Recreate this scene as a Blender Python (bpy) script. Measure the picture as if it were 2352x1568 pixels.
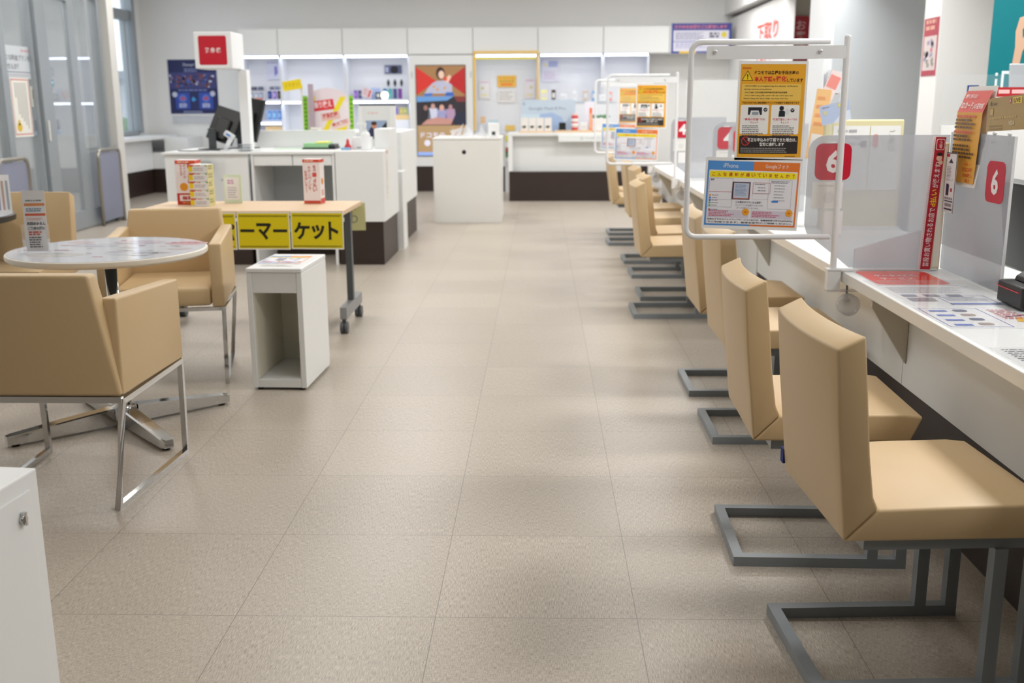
import bpy, bmesh, math, random
from mathutils import Vector, Matrix
random.seed(7)
PI = math.pi
S = bpy.context.scene
for o in list(bpy.data.objects):
    bpy.data.objects.remove(o)
COL = S.collection

# ---------------------------------------------------------------- camera, light, exposure
cd = bpy.data.cameras.new('camera')
cd.sensor_width = 36.0
cd.lens = 2380.0 / 2352.0 * 36.0
cd.clip_start = 0.05
cd.dof.use_dof = True
cd.dof.focus_distance = 2.8
cd.dof.aperture_fstop = 4.0
cam = bpy.data.objects.new('camera', cd)
COL.objects.link(cam)
yaw, pitch, roll = 0.02793, 0.2265, -0.00538
fw = Vector((-math.sin(yaw) * math.cos(pitch), math.cos(yaw) * math.cos(pitch), -math.sin(pitch)))
rt = Vector((math.cos(yaw), math.sin(yaw), 0))
up = rt.cross(fw)
r2 = math.cos(roll) * rt + math.sin(roll) * up
u2 = -math.sin(roll) * rt + math.cos(roll) * up
cam.matrix_world = Matrix(((r2.x, u2.x, -fw.x, 0), (r2.y, u2.y, -fw.y, 0), (r2.z, u2.z, -fw.z, 1.30), (0, 0, 0, 1)))
S.camera = cam
vs = S.view_settings
vs.view_transform = 'Standard'
vs.look = 'None'
vs.gamma = 1.0
vs.exposure = -0.70
vs.use_curve_mapping = False
S.cycles.use_denoising = True
S.cycles.max_bounces = 10
S.cycles.transparent_max_bounces = 24
S.cycles.sample_clamp_indirect = 6.0

w = bpy.data.worlds.new('daylight')
S.world = w
w.use_nodes = True
bg = w.node_tree.nodes['Background']
bg.inputs[0].default_value = (0.80, 0.90, 1.0, 1)
bg.inputs[1].default_value = 4.0

def area(name, loc, sx, sy, power, col=(1, 0.985, 0.965), rot=(0, 0, 0)):
    l = bpy.data.lights.new(name, 'AREA')
    l.shape = 'RECTANGLE'
    l.size = sx
    l.size_y = sy
    l.energy = power
    l.color = col
    o = bpy.data.objects.new(name, l)
    o.location = loc
    o.rotation_euler = rot
    COL.objects.link(o)
    return o

for x, p in ((-3.9, 0.9), (-1.5, 1.0), (1.0, 0.8), (2.45, 1.5)):
    for y, q in ((-0.6, 3), (1.9, 13), (4.4, 27), (6.9, 36), (9.4, 43), (11.9, 43), (14.0, 28)):
        k = 1.0
        if y < 5: k = {1.0: 0.6, 2.45: 2.6}.get(x, 1.0)
        if y < 3: k = {-3.9: 0.1, -1.5: 0.4, 1.0: 2.2, 2.45: 3.2 if y > 0 else 4.0}[x]
        area('ceiling_lamp', (x, y, 3.06), 0.6, 0.6, p * q * k)
for y in (7.5, 10.2):
    area('vestibule_fill', (-5.5, y, 3.0), 0.5, 0.5, 30, (0.95, 0.98, 1.0))  # added fill light that brightens the vestibule behind the glass, no visible fitting

# ---------------------------------------------------------------- materials
def lin(c):
    return tuple((v / 255 / 12.92) if v / 255 <= 0.04045 else ((v / 255 + 0.055) / 1.055) ** 2.4 for v in c)
MATS = {}
def mat(name, rgb=(200, 200, 200), rough=0.5, metal=0.0, emit=0.0, spec=0.5, coat=0.0):
    if name in MATS: return MATS[name]
    m = bpy.data.materials.new(name)
    m.use_nodes = True
    b = m.node_tree.nodes['Principled BSDF']
    c = (*lin(rgb), 1)
    b.inputs['Base Color'].default_value = c
    b.inputs['Roughness'].default_value = rough
    b.inputs['Metallic'].default_value = metal
    b.inputs['Specular IOR Level'].default_value = spec
    b.inputs['Coat Weight'].default_value = coat
    if emit:
        b.inputs['Emission Color'].default_value = c
        b.inputs['Emission Strength'].default_value = emit
    MATS[name] = m
    return m
def noise_bump(m, scale=(1, 1, 1), freq=200, strength=0.1, colvar=0.0):
    nt = m.node_tree
    b = nt.nodes['Principled BSDF']
    tc = nt.nodes.new('ShaderNodeTexCoord')
    mp = nt.nodes.new('ShaderNodeMapping')
    mp.inputs['Scale'].default_value = scale
    nz = nt.nodes.new('ShaderNodeTexNoise')
    nz.inputs['Scale'].default_value = freq
    nz.inputs['Detail'].default_value = 3
    nt.links.new(tc.outputs['Object'], mp.inputs[0])
    nt.links.new(mp.outputs[0], nz.inputs['Vector'])
    bp = nt.nodes.new('ShaderNodeBump')
    bp.inputs['Strength'].default_value = strength
    bp.inputs['Distance'].default_value = 0.002
    nt.links.new(nz.outputs['Fac'], bp.inputs['Height'])
    nt.links.new(bp.outputs[0], b.inputs['Normal'])
    if colvar:
        c = b.inputs['Base Color'].default_value[:]
        mx = nt.nodes.new('ShaderNodeMix')
        mx.data_type = 'RGBA'
        mx.inputs['A'].default_value = tuple(v * (1 - colvar) for v in c[:3]) + (1,)
        mx.inputs['B'].default_value = tuple(min(1, v * (1 + colvar)) for v in c[:3]) + (1,)
        nt.links.new(nz.outputs['Fac'], mx.inputs['Factor'])
        nt.links.new(mx.outputs['Result'], b.inputs['Base Color'])
    return m
def glassy(name, alpha, rgb=(240, 245, 248), gloss=0.08, rough=0.05):
    m = bpy.data.materials.new(name)
    m.use_nodes = True
    nt = m.node_tree
    nt.nodes.remove(nt.nodes['Principled BSDF'])
    out = nt.nodes['Material Output']
    tr = nt.nodes.new('ShaderNodeBsdfTransparent')
    df = nt.nodes.new('ShaderNodeBsdfDiffuse')
    df.inputs[0].default_value = (*lin(rgb), 1)
    tl = nt.nodes.new('ShaderNodeBsdfTranslucent')
    tl.inputs[0].default_value = (*lin(rgb), 1)
    a = nt.nodes.new('ShaderNodeAddShader') if False else nt.nodes.new('ShaderNodeMixShader')
    a.inputs[0].default_value = 0.4
    nt.links.new(df.outputs[0], a.inputs[1])
    nt.links.new(tl.outputs[0], a.inputs[2])
    mx = nt.nodes.new('ShaderNodeMixShader')
    mx.inputs[0].default_value = alpha
    nt.links.new(tr.outputs[0], mx.inputs[1])
    nt.links.new(a.outputs[0], mx.inputs[2])
    gl = nt.nodes.new('ShaderNodeBsdfGlossy')
    gl.inputs['Roughness'].default_value = rough
    fr = nt.nodes.new('ShaderNodeLayerWeight')
    fr.inputs[0].default_value = 0.25
    mu = nt.nodes.new('ShaderNodeMath')
    mu.operation = 'MULTIPLY'
    mu.inputs[1].default_value = gloss * 6
    nt.links.new(fr.outputs['Fresnel'], mu.inputs[0])
    m2 = nt.nodes.new('ShaderNodeMixShader')
    nt.links.new(mu.outputs[0], m2.inputs[0])
    nt.links.new(mx.outputs[0], m2.inputs[1])
    nt.links.new(gl.outputs[0], m2.inputs[2])
    nt.links.new(m2.outputs[0], out.inputs[0])
    MATS[name] = m
    return m

WHITE = mat('white_laminate', (236, 238, 238), 0.35)
WHITE_P = mat('white_powdercoat', (238, 240, 242), 0.4)
WALL = mat('white_wallpaper', (243, 243, 242), 0.85)
CEIL = mat('ceiling_white', (236, 236, 234), 0.9)
BEIGE = mat('beige_board', (196, 188, 174), 0.7)
GREYW = mat('grey_wall_panel', (196, 202, 207), 0.6)
DARKW = noise_bump(mat('dark_brown_wood', (46, 32, 27), 0.45), (1, 1, 40), 8, 0.05, 0.25)
TAN = noise_bump(mat('tan_leather', (205, 178, 137), 0.42, spec=0.4), (1, 1, 1), 500, 0.06)
STEEL = mat('grey_painted_steel', (138, 145, 150), 0.38, 0.15)
CHROME = mat('chrome', (206, 207, 208), 0.07, 1.0)
ALU = mat('aluminium_frame', (160, 167, 172), 0.4, 0.3)
NICKEL = mat('brushed_nickel', (168, 164, 155), 0.3, 0.9)
OAK = noise_bump(mat('pale_oak', (222, 194, 160), 0.45), (60, 3, 3), 4, 0.03, 0.08)
BLACK = mat('black_plastic', (16, 17, 18), 0.4)
DGREY = mat('dark_grey_plastic', (60, 64, 67), 0.5)
CASTER = mat('caster_grey', (78, 82, 86), 0.45)
INTER = mat('cream_inside', (240, 236, 220), 0.6)
LEDM = mat('led_light', (214, 226, 255), 0.5, emit=26.0)
CLEAR = glassy('clear_acrylic', 0.05, gloss=0.06)
CLEARM = glassy('clear_matt_cover', 0.03, gloss=0.03, rough=0.06)
FROST = glassy('frosted_acrylic', 0.62, (192, 195, 202), gloss=0.05, rough=0.25)
MILKY = glassy('milky_acrylic', 0.6, (240, 242, 246), gloss=0.06, rough=0.15)
FROSTL = glassy('light_frosted_acrylic', 0.35, (236, 238, 244), gloss=0.05, rough=0.2)
SMOKE = glassy('grey_lilac_panel', 0.72, (176, 180, 200), gloss=0.04, rough=0.3)
GLASS = glassy('window_glass', 0.10, (222, 228, 232), gloss=0.07, rough=0.02)
RED = mat('sign_red', (200, 22, 48), 0.35)
NAVY = mat('navy_fabric', (24, 44, 120), 0.8)

def floor_material():
    m = bpy.data.materials.new('vinyl_floor_tiles')
    m.use_nodes = True
    nt = m.node_tree
    N = nt.nodes.new
    L = nt.links.new
    b = nt.nodes['Principled BSDF']
    tc = N('ShaderNodeTexCoord')
    T = 0.52156
    mp = N('ShaderNodeMapping')
    mp.vector_type = 'TEXTURE'
    mp.inputs['Location'].default_value = (-0.2711, 2.4543, 0)
    mp.inputs['Scale'].default_value = (T, T, 1)
    L(tc.outputs['Object'], mp.inputs[0])
    sp = N('ShaderNodeSeparateXYZ')
    L(mp.outputs[0], sp.inputs[0])
    def math_(op, a, b_=None):
        n = N('ShaderNodeMath')
        n.operation = op
        for i, v in enumerate((a, b_)):
            if v is None: continue
            if isinstance(v, (int, float)): n.inputs[i].default_value = v
            else: L(v, n.inputs[i])
        return n.outputs[0]
    fx, fy = math_('FLOOR', sp.outputs[0]), math_('FLOOR', sp.outputs[1])
    par = math_('ABSOLUTE', math_('MODULO', math_('ADD', fx, fy), 2))
    seam = None
    for ax in (0, 1):
        f = math_('FRACT', sp.outputs[ax])
        d = math_('MINIMUM', f, math_('SUBTRACT', 1.0, f))
        s = math_('LESS_THAN', d, 0.0022)
        seam = s if seam is None else math_('MAXIMUM', seam, s)
    def grain(sc):
        mg = N('ShaderNodeMapping')
        mg.inputs['Scale'].default_value = sc
        L(tc.outputs['Object'], mg.inputs[0])
        nz = N('ShaderNodeTexNoise')
        nz.inputs['Scale'].default_value = 1
        nz.inputs['Detail'].default_value = 2
        L(mg.outputs[0], nz.inputs['Vector'])
        return nz.outputs['Fac']
    ga = math_('ADD', math_('MULTIPLY', grain((640, 42, 1)), 0.72), math_('MULTIPLY', grain((70, 520, 1)), 0.28))
    gb = math_('ADD', math_('MULTIPLY', grain((560, 60, 1)), 0.55), math_('MULTIPLY', grain((60, 600, 1)), 0.45))
    mg = N('ShaderNodeMix')
    L(par, mg.inputs['Factor'])
    L(ga, mg.inputs['A'])
    L(gb, mg.inputs['B'])
    rp = N('ShaderNodeValToRGB')
    rp.color_ramp.elements[0].position = 0.30
    rp.color_ramp.elements[0].color = (*lin((136, 126, 112)), 1)
    rp.color_ramp.elements[1].position = 0.70
    rp.color_ramp.elements[1].color = (*lin((212, 202, 189)), 1)
    L(mg.outputs['Result'], rp.inputs[0])
    wn = N('ShaderNodeTexWhiteNoise')
    wn.noise_dimensions = '2D'
    cv = N('ShaderNodeCombineXYZ')
    L(fx, cv.inputs[0])
    L(fy, cv.inputs[1])
    L(cv.outputs[0], wn.inputs['Vector'])
    v = math_('ADD', 0.96, math_('MULTIPLY', wn.outputs['Value'], 0.08))
    hs = N('ShaderNodeHueSaturation')
    L(rp.outputs[0], hs.inputs['Color'])
    L(v, hs.inputs['Value'])
    mx = N('ShaderNodeMix')
    mx.data_type = 'RGBA'
    L(math_('MULTIPLY', seam, 0.55), mx.inputs['Factor'])
    L(hs.outputs[0], mx.inputs['A'])
    mx.inputs['B'].default_value = (0.09, 0.075, 0.06, 1)
    L(mx.outputs['Result'], b.inputs['Base Color'])
    big = grain((2.2, 2.2, 1))
    L(math_('ADD', 0.30, math_('MULTIPLY', big, 0.10)), b.inputs['Roughness'])
    bp = N('ShaderNodeBump')
    bp.inputs['Strength'].default_value = 0.035
    bp.inputs['Distance'].default_value = 0.0012
    L(math_('SUBTRACT', mg.outputs['Result'], math_('MULTIPLY', seam, 1.0)), bp.inputs['Height'])
    L(bp.outputs[0], b.inputs['Normal'])
    return m
FLOORM = floor_material()

# ---------------------------------------------------------------- geometry helpers
class G:
    """collects solids, then links them as ONE mesh object"""
    def __init__(s):
        s.bm = bmesh.new()
        s.m = []
    def mi(s, m):
        if m is None: return 0
        if m not in s.m: s.m.append(m)
        return s.m.index(m)
    def _tag(s, faces, m):
        i = s.mi(m)
        for f in faces: f.material_index = i
    def box(s, x0, x1, y0, y1, z0, z1, m=None, bev=0.0, seg=2, rot=None, piv=None):
        bm = s.bm
        vs_ = [bm.verts.new((x, y, z)) for x in (x0, x1) for y in (y0, y1) for z in (z0, z1)]
        q = [(0, 1, 3, 2), (4, 6, 7, 5), (0, 4, 5, 1), (2, 3, 7, 6), (0, 2, 6, 4), (1, 5, 7, 3)]
        fs = [bm.faces.new([vs_[i] for i in f]) for f in q]
        s._tag(fs, m)
        if rot is not None:
            p = Vector(piv) if piv else Vector(((x0 + x1) / 2, (y0 + y1) / 2, (z0 + z1) / 2))
            bmesh.ops.rotate(bm, verts=vs_, cent=p, matrix=rot)
        if bev:
            es = list({e for f in fs for e in f.edges})
            r = bmesh.ops.bevel(bm, geom=es, offset=bev, segments=seg, affect='EDGES', profile=0.5)
            s._tag(r['faces'], m)
        return s
    def prism(s, pts, axis, a, b, m=None, bev=0.0, seg=2, steps=1, bend=None):
        """pts in the two remaining axes (x,y,z order), extruded along axis from a to b"""
        bm = s.bm
        rings = []
        for k in range(steps + 1):
            t = a + (b - a) * k / steps
            ring = []
            for i, (p, q) in enumerate(pts):
                c = [0, 0, 0]
                o = [j for j in range(3) if j != axis]
                c[axis], c[o[0]], c[o[1]] = t, p, q
                if bend: c = bend(i, k / steps, c)
                ring.append(bm.verts.new(c))
            rings.append(ring)
        n = len(pts)
        fs = [bm.faces.new(rings[0][::-1]), bm.faces.new(rings[-1])]
        for k in range(steps):
            for i in range(n):
                fs.append(bm.faces.new((rings[k][i], rings[k][(i + 1) % n], rings[k + 1][(i + 1) % n], rings[k + 1][i])))
        s._tag(fs, m)
        bmesh.ops.recalc_face_normals(bm, faces=fs)
        if bev:
            es = [e for e in {e for f in fs for e in f.edges} if e.calc_face_angle(0) > 0.5]
            r = bmesh.ops.bevel(bm, geom=es, offset=bev, segments=seg, affect='EDGES', profile=0.5)
            s._tag(r['faces'], m)
        return s
    def cyl(s, p0, p1, r0, r1=None, m=None, n=16, cap=True):
        p0, p1 = Vector(p0), Vector(p1)
        r1 = r0 if r1 is None else r1
        d = (p1 - p0).normalized()
        a = d.orthogonal().normalized()
        b = d.cross(a)
        R = [[s.bm.verts.new(p + r * (math.cos(2 * PI * i / n) * a + math.sin(2 * PI * i / n) * b)) for i in range(n)] for p, r in ((p0, r0), (p1, r1))]
        fs = [s.bm.faces.new((R[0][i], R[0][(i + 1) % n], R[1][(i + 1) % n], R[1][i])) for i in range(n)]
        if cap: fs += [s.bm.faces.new(R[0][::-1]), s.bm.faces.new(R[1])]
        s._tag(fs, m)
        for f in fs[:n]: f.smooth = True
        return s
    def lathe(s, prof, c=(0, 0, 0), m=None, n=48):
        R = []
        for r, z in prof:
            R.append([s.bm.verts.new((c[0] + r * math.cos(2 * PI * i / n), c[1] + r * math.sin(2 * PI * i / n), c[2] + z)) for i in range(n)])
        fs = []
        for k in range(len(R) - 1):
            for i in range(n):
                fs.append(s.bm.faces.new((R[k][i], R[k][(i + 1) % n], R[k + 1][(i + 1) % n], R[k + 1][i])))
        fs.append(s.bm.faces.new(R[0][::-1]))
        fs.append(s.bm.faces.new(R[-1]))
        s._tag(fs, m)
        bmesh.ops.recalc_face_normals(s.bm, faces=fs)
        return s
    def tube(s, pts, r, m=None, n=10, closed=False, sq=False):
        """sweep a round (or square) section along a path"""
        P = [Vector(p) for p in pts]
        k = len(P)
        if sq: n = 4
        R = []
        ref = None
        for i, p in enumerate(P):
            d0 = (P[i] - P[i - 1]).normalized() if (i > 0 or closed) else None
            d1 = (P[(i + 1) % k] - P[i]).normalized() if (i < k - 1 or closed) else None
            if d0 is None: d0 = d1
            if d1 is None: d1 = d0
            t = (d0 + d1).normalized()
            if ref is None:
                ref = Vector((0, 0, 1)) if abs(t.z) < 0.9 else Vector((0, 1, 0))
            a = (ref - t * ref.dot(t))
            if a.length < 1e-4: a = t.orthogonal()
            a.normalize()
            ref = a
            b = t.cross(a)
            sc = 1.0 / max(0.5, math.cos(d0.angle(d1) / 2)) if d0.length and d1.length else 1
            ring = []
            for j in range(n):
                an = 2 * PI * (j + (0.5 if sq else 0)) / n
                rr = r * (1.4142 if sq else 1)
                off = rr * (math.cos(an) * a + math.sin(an) * b)
                bis = (d1 - d0)
                if bis.length > 1e-5:
                    bis.normalize()
                    off += bis * off.dot(bis) * (sc - 1)
                ring.append(s.bm.verts.new(p + off))
            R.append(ring)
        fs = []
        for i in range(k if closed else k - 1):
            A, B = R[i], R[(i + 1) % k]
            for j in range(n):
                fs.append(s.bm.faces.new((A[j], A[(j + 1) % n], B[(j + 1) % n], B[j])))
        if not closed:
            fs.append(s.bm.faces.new(R[0][::-1]))
            fs.append(s.bm.faces.new(R[-1]))
        s._tag(fs, m)
        bmesh.ops.recalc_face_normals(s.bm, faces=fs)
        if not sq:
            for f in fs[:-2]: f.smooth = True
        return s
    def sphere(s, c, rx, ry, rz, m=None, u=20, v=12):
        r = bmesh.ops.create_uvsphere(s.bm, u_segments=u, v_segments=v, radius=1.0)
        for vtx in r['verts']:
            vtx.co = Vector((c[0] + vtx.co.x * rx, c[1] + vtx.co.y * ry, c[2] + vtx.co.z * rz))
        fs = {f for vtx in r['verts'] for f in vtx.link_faces}
        s._tag(fs, m)
        for f in fs: f.smooth = True
        return s
    def build(s, name, m=None, parent=None, loc=None, rz=0, bevel=0, smooth=False, rot=None):
        me = bpy.data.meshes.new(name)
        if not s.m and m is not None: s.m = [m]
        s.bm.normal_update()
        s.bm.to_mesh(me)
        s.bm.free()
        for x in s.m: me.materials.append(x)
        if smooth:
            me.polygons.foreach_set('use_smooth', [True] * len(me.polygons))
            try: me.set_sharp_from_angle(angle=math.radians(38))
            except Exception: pass
        o = bpy.data.objects.new(name, me)
        COL.objects.link(o)
        if parent: o.parent = parent
        if loc: o.location = loc
        if rz: o.rotation_euler = (0, 0, rz)
        if rot: o.rotation_euler = rot
        if bevel:
            md = o.modifiers.new('edge', 'BEVEL')
            md.width = bevel
            md.segments = 3
            md.limit_method = 'ANGLE'
            md.angle_limit = math.radians(32)
        return o

def tag(o, label=None, cat=None, group=None, kind=None):
    if label: o['label'] = label
    if cat: o['category'] = cat
    if group: o['group'] = group
    if kind: o['kind'] = kind
    return o
def struct(o, label=None):
    o['kind'] = 'structure'
    return o
def thing(name, label, cat, loc=(0, 0, 0), rz=0, group=None):
    o = bpy.data.objects.new(name, None)
    o.empty_display_size = 0.1
    COL.objects.link(o)
    o.location = loc
    o.rotation_euler = (0, 0, rz)
    return tag(o, label, cat, group)
def dup(root, loc, rz=0, label=None, group=None):
    r = root.copy()
    COL.objects.link(r)
    r.location = loc
    r.rotation_euler = (0, 0, rz)
    if label: r['label'] = label
    if group: r['group'] = group
    for ch in list(root.children):
        c = ch.copy()
        COL.objects.link(c)
        c.parent = r
        for g in list(ch.children):
            d = g.copy()
            COL.objects.link(d)
            d.parent = c
    return r

# lettering: outlines of the built-in font turned into flat faces
_TX = {}
def glyphs(body, bold):
    k = (body, bold)
    if k not in _TX:
        c = bpy.data.curves.new('t', 'FONT')
        c.body = body
        c.size = 1
        c.resolution_u = 2
        c.offset = bold
        o = bpy.data.objects.new('t', c)
        COL.objects.link(o)
        dg = bpy.context.evaluated_depsgraph_get()
        me = bpy.data.meshes.new_from_object(o.evaluated_get(dg))
        vv = [v.co[:2] for v in me.vertices]
        ff = [tuple(p.vertices) for p in me.polygons]
        bpy.data.objects.remove(o)
        bpy.data.curves.remove(c)
        bpy.data.meshes.remove(me)
        _TX[k] = (vv, ff)
    return _TX[k]

class Sheet:
    """a printed board: u to the right, v up, print on the -Y side; colours are rgb tuples"""
    def __init__(s, wd, h, col=(246, 246, 246), t=0.0015, r=0.0, emit=0.0, rough=0.45):
        s.w, s.h, s.g, s.emit, s.rough = wd, h, G(), emit, rough
        if r: s._rr(0, 0, wd, h, r, col, t, 0)
        else: s.g.box(0, wd, 0, t, 0, h, s.c(col))
        s.l = 0
    def c(s, rgb):
        if not isinstance(rgb, tuple): return rgb
        n = 'print_%02x%02x%02x' % tuple(int(v) for v in rgb) + ('_lit' if s.emit else '')
        return mat(n, rgb, s.rough, emit=s.emit)
    def face(s, pts, col, lay=1):
        vs_ = [s.g.bm.verts.new((p[0], -0.0004 * lay, p[1])) for p in pts]
        f = s.g.bm.faces.new(vs_)
        f.normal_update()
        if f.normal.y > 0: f.normal_flip()
        f.material_index = s.g.mi(s.c(col))
        return s
    def _rrpts(s, x, y, wd, h, r):
        P = []
        for cx, cy, a0 in ((x + wd - r, y + r, -90), (x + wd - r, y + h - r, 0), (x + r, y + h - r, 90), (x + r, y + r, 180)):
            for k in range(6):
                a = math.radians(a0 + 18 * k)
                P.append((cx + r * math.cos(a), cy + r * math.sin(a)))
        return P
    def _rr(s, x, y, wd, h, r, col, t, lay):
        s.g.prism(s._rrpts(x, y, wd, h, r), 1, 0, t, s.c(col))
    def rect(s, x, y, wd, h, col, lay=1, r=0.0, rot=0.0):
        P = s._rrpts(x, y, wd, h, r) if r else [(x, y), (x + wd, y), (x + wd, y + h), (x, y + h)]
        if rot:
            cx, cy = x + wd / 2, y + h / 2
            P = [(cx + (a - cx) * math.cos(rot) - (b - cy) * math.sin(rot), cy + (a - cx) * math.sin(rot) + (b - cy) * math.cos(rot)) for a, b in P]
        return s.face(P, col, lay)
    def disc(s, x, y, r, col, lay=1, ry=None, n=20, star=0):
        ry = ry or r
        return s.face([(x + (1 + star * (i % 2)) * r * math.cos(2 * PI * i / n), y + (1 + star * (i % 2)) * ry * math.sin(2 * PI * i / n)) for i in range(n)], col, lay)
    def frame(s, x, y, wd, h, b, col, lay=1):
        s.rect(x, y, wd, b, col, lay); s.rect(x, y + h - b, wd, b, col, lay)
        s.rect(x, y, b, h, col, lay); return s.rect(x + wd - b, y, b, h, col, lay)
    def text(s, body, x, y, h, col, lay=3, wd=None, bold=0.0, al='l', rot=0.0):
        vv, ff = glyphs(body, bold)
        if not vv: return s
        x0, x1 = min(v[0] for v in vv), max(v[0] for v in vv)
        y0, y1 = min(v[1] for v in vv), max(v[1] for v in vv)
        sy = h / max(1e-6, (y1 - y0))
        sx = wd / (x1 - x0) if wd else sy
        W = (x1 - x0) * sx
        ox = {'l': 0, 'c': -W / 2, 'r': -W}[al]
        cr, sr = math.cos(rot), math.sin(rot)
        P = []
        for a, b in vv:
            p, q = (a - x0) * sx + ox, (b - y0) * sy
            P.append(s.g.bm.verts.new((x + p * cr - q * sr, -0.0004 * lay, y + p * sr + q * cr)))
        i = s.g.mi(s.c(col))
        for f in ff:
            try:
                fc = s.g.bm.faces.new([P[j] for j in f])
            except ValueError:
                continue
            fc.normal_update()
            if fc.normal.y > 0: fc.normal_flip()
            fc.material_index = i
        return s
    def vtext(s, body, x, y, h, col, lay=3, bold=0.0, step=1.12):
        for k, ch in enumerate(body):
            if ch == 'ー': s.rect(x - h * 0.08, y - h * step * k - h, h * 0.16, h * 0.9, col, lay)
            else: s.text(ch, x, y - h * step * k - h, h, col, lay, bold=bold, al='c')
        return s
    def lines(s, x, y, wd, n, step, h, col, lay=3, jit=0.25):
        """rows of print too small to read: short dashes"""
        for k in range(n):
            p = x
            e = x + wd * (1 - jit * random.random())
            while p < e:
                q = min(e, p + h * random.uniform(1.2, 4))
                s.rect(p, y - k * step, q - p, h, col, lay)
                p = q + h * 0.6
        return s
    def build(s, name, parent=None, loc=(0, 0, 0), rz=0.0, rx=0.0, ry=0.0):
        o = s.g.build(name, parent=parent, loc=loc)
        o.rotation_euler = (rx, ry, rz)
        return o

# ---------------------------------------------------------------- the setting
G().box(-6.3, 4.7, -6.6, 16.4, -0.06, 0, FLOORM).build('floor')
struct(bpy.data.objects['floor'])
struct(G().box(-6.3, 4.7, -6.6, 16.4, 3.1, 3.2, CEIL).build('ceiling'))
struct(G().box(-6.2, 4.7, 16.3, 16.4, 0, 3.1, WALL).build('wall_back'))
struct(G().box(4.6, 4.7, -6.6, 16.3, 0, 3.1, WALL).build('wall_right'))
struct(G().box(-6.2, 4.6, -6.6, -6.5, 0, 3.1, mat('rear_shop_wall', (150, 146, 140), 0.8)).build('wall_front'))
# left outer wall with the window beside the entrance vestibule
gl = G()
gl.box(-6.2, -6.1, -6.5, 13.6, 0, 3.1, WALL)
gl.box(-6.2, -6.1, 13.6, 15.85, 0, 0.88, WALL)
gl.box(-6.2, -6.1, 15.85, 16.3, 0, 3.1, WALL)
struct(gl.build('wall_left'))
wn = struct(G().box(-6.14, -6.0, 15.74, 15.86, 0.88, 3.1, ALU).box(-6.14, -6.02, 13.6, 13.7, 0.88, 3.1, ALU)
            .box(-6.13, -6.03, 13.6, 15.76, 2.5, 2.64, ALU).box(-6.13, -6.03, 13.6, 15.76, 0.86, 0.92, ALU)
            .box(-6.12, -6.05, 15.55, 15.6, 0.9, 2.5, ALU).build('window_1'))
struct(G().box(-6.10, -6.092, 13.7, 15.75, 0.9, 3.1, GLASS).build('window_glass', parent=wn))
# street seen through the window
struct(G().box(-30, -6.6, 8, 40, -0.3, -0.2, mat('asphalt', (150, 150, 148), 0.9)).build('street'))
t = thing('neighbour_building', 'pale grey building seen outside through the window', 'building', (-11.5, 28, -0.2))
G().box(-2.5, 2.5, -2, 2, 0, 2.1, mat('outdoor_wall', (190, 196, 200), 0.8)).build('wall', parent=t)
G().box(-2.7, 2.7, -2.3, 2.2, 2.1, 2.3, mat('outdoor_roof', (140, 146, 152), 0.7)).build('roof', parent=t)
t = thing('street_shrub', 'green shrub seen outside low in the window', 'shrub', (-9.3, 23.2, -0.2))
g = G()
for k in range(14):
    g.sphere((random.uniform(-.4, .4), random.uniform(-.4, .4), random.uniform(.25, 1.0)), .28, .28, .26, mat('shrub_green', (70, 110, 60), 0.8), 10, 6)
g.build('foliage', parent=t)

# entrance vestibule: glazed inner wall along x = -4.9
XW = -4.9
vw = G()
vw.box(XW - 0.12, XW, -6.5, 6.4, 0, 3.1, WALL)
vw.box(XW - 0.12, XW, 6.4, 11.9, 2.55, 3.1, WALL)
struct(vw.build('wall_vestibule'))
struct(G().box(-6.1, XW - 0.12, 11.95, 12.07, 0, 3.1, mat('vestibule_wall', (206, 212, 216), 0.8)).build('wall_vestibule_end'))
struct(G().box(XW - 0.14, XW + 0.09, 11.9, 12.08, 0, 3.1, mat('cream_pillar', (212, 211, 206), 0.55), 0.006).build('trim_1'))
# fixed glazing (window_2) and sliding leaf (door_1)
w2 = G()
for y0, y1 in ((6.4, 6.5), (7.9, 8.0), (9.62, 9.72), (10.24, 10.27), (11.52, 11.6), (11.84, 11.9)):
    w2.box(XW - 0.09, XW, y0, y1, 0, 2.55, ALU)
w2.box(XW - 0.09, XW, 6.4, 10.27, 0, 0.12, ALU)
w2.box(XW - 0.09, XW, 11.55, 11.9, 0, 0.1, ALU)
w2.box(XW - 0.09, XW, 6.4, 11.9, 2.44, 2.55, ALU)
w2 = struct(w2.build('window_2'))
struct(G().box(XW - 0.055, XW - 0.045, 6.45, 10.25, 0.1, 2.5, GLASS).box(XW - 0.055, XW - 0.045, 11.58, 11.86, 0.1, 2.5, GLASS).build('window_pane', parent=w2))
d1 = struct(G().box(XW - 0.02, XW + 0.03, 10.30, 10.52, 0.02, 2.44, ALU).box(XW - 0.02, XW + 0.03, 11.02, 11.16, 0.02, 2.44, ALU)
            .box(XW - 0.02, XW + 0.03, 10.52, 11.02, 0.02, 0.2, ALU).box(XW - 0.02, XW + 0.03, 10.52, 11.02, 2.34, 2.44, ALU)
            .box(XW - 0.02, XW + 0.03, 11.16, 11.52, 0.02, 0.2, ALU).build('door_1'))
struct(G().box(XW + 0.002, XW + 0.008, 10.52, 11.02, 0.2, 2.34, GLASS).box(XW + 0.002, XW + 0.008, 11.16, 11.52, 0.2, 2.44, GLASS).build('door_glass', parent=d1))
struct(G().cyl((XW + 0.03, 10.42, 0.12), (XW + 0.036, 10.42, 0.12), 0.018, m=DGREY).box(XW + 0.03, XW + 0.045, 10.34, 10.36, 0.95, 1.15, mat('door_sensor', (225, 225, 222)), 0.003).build('door_lock', parent=d1))
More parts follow.
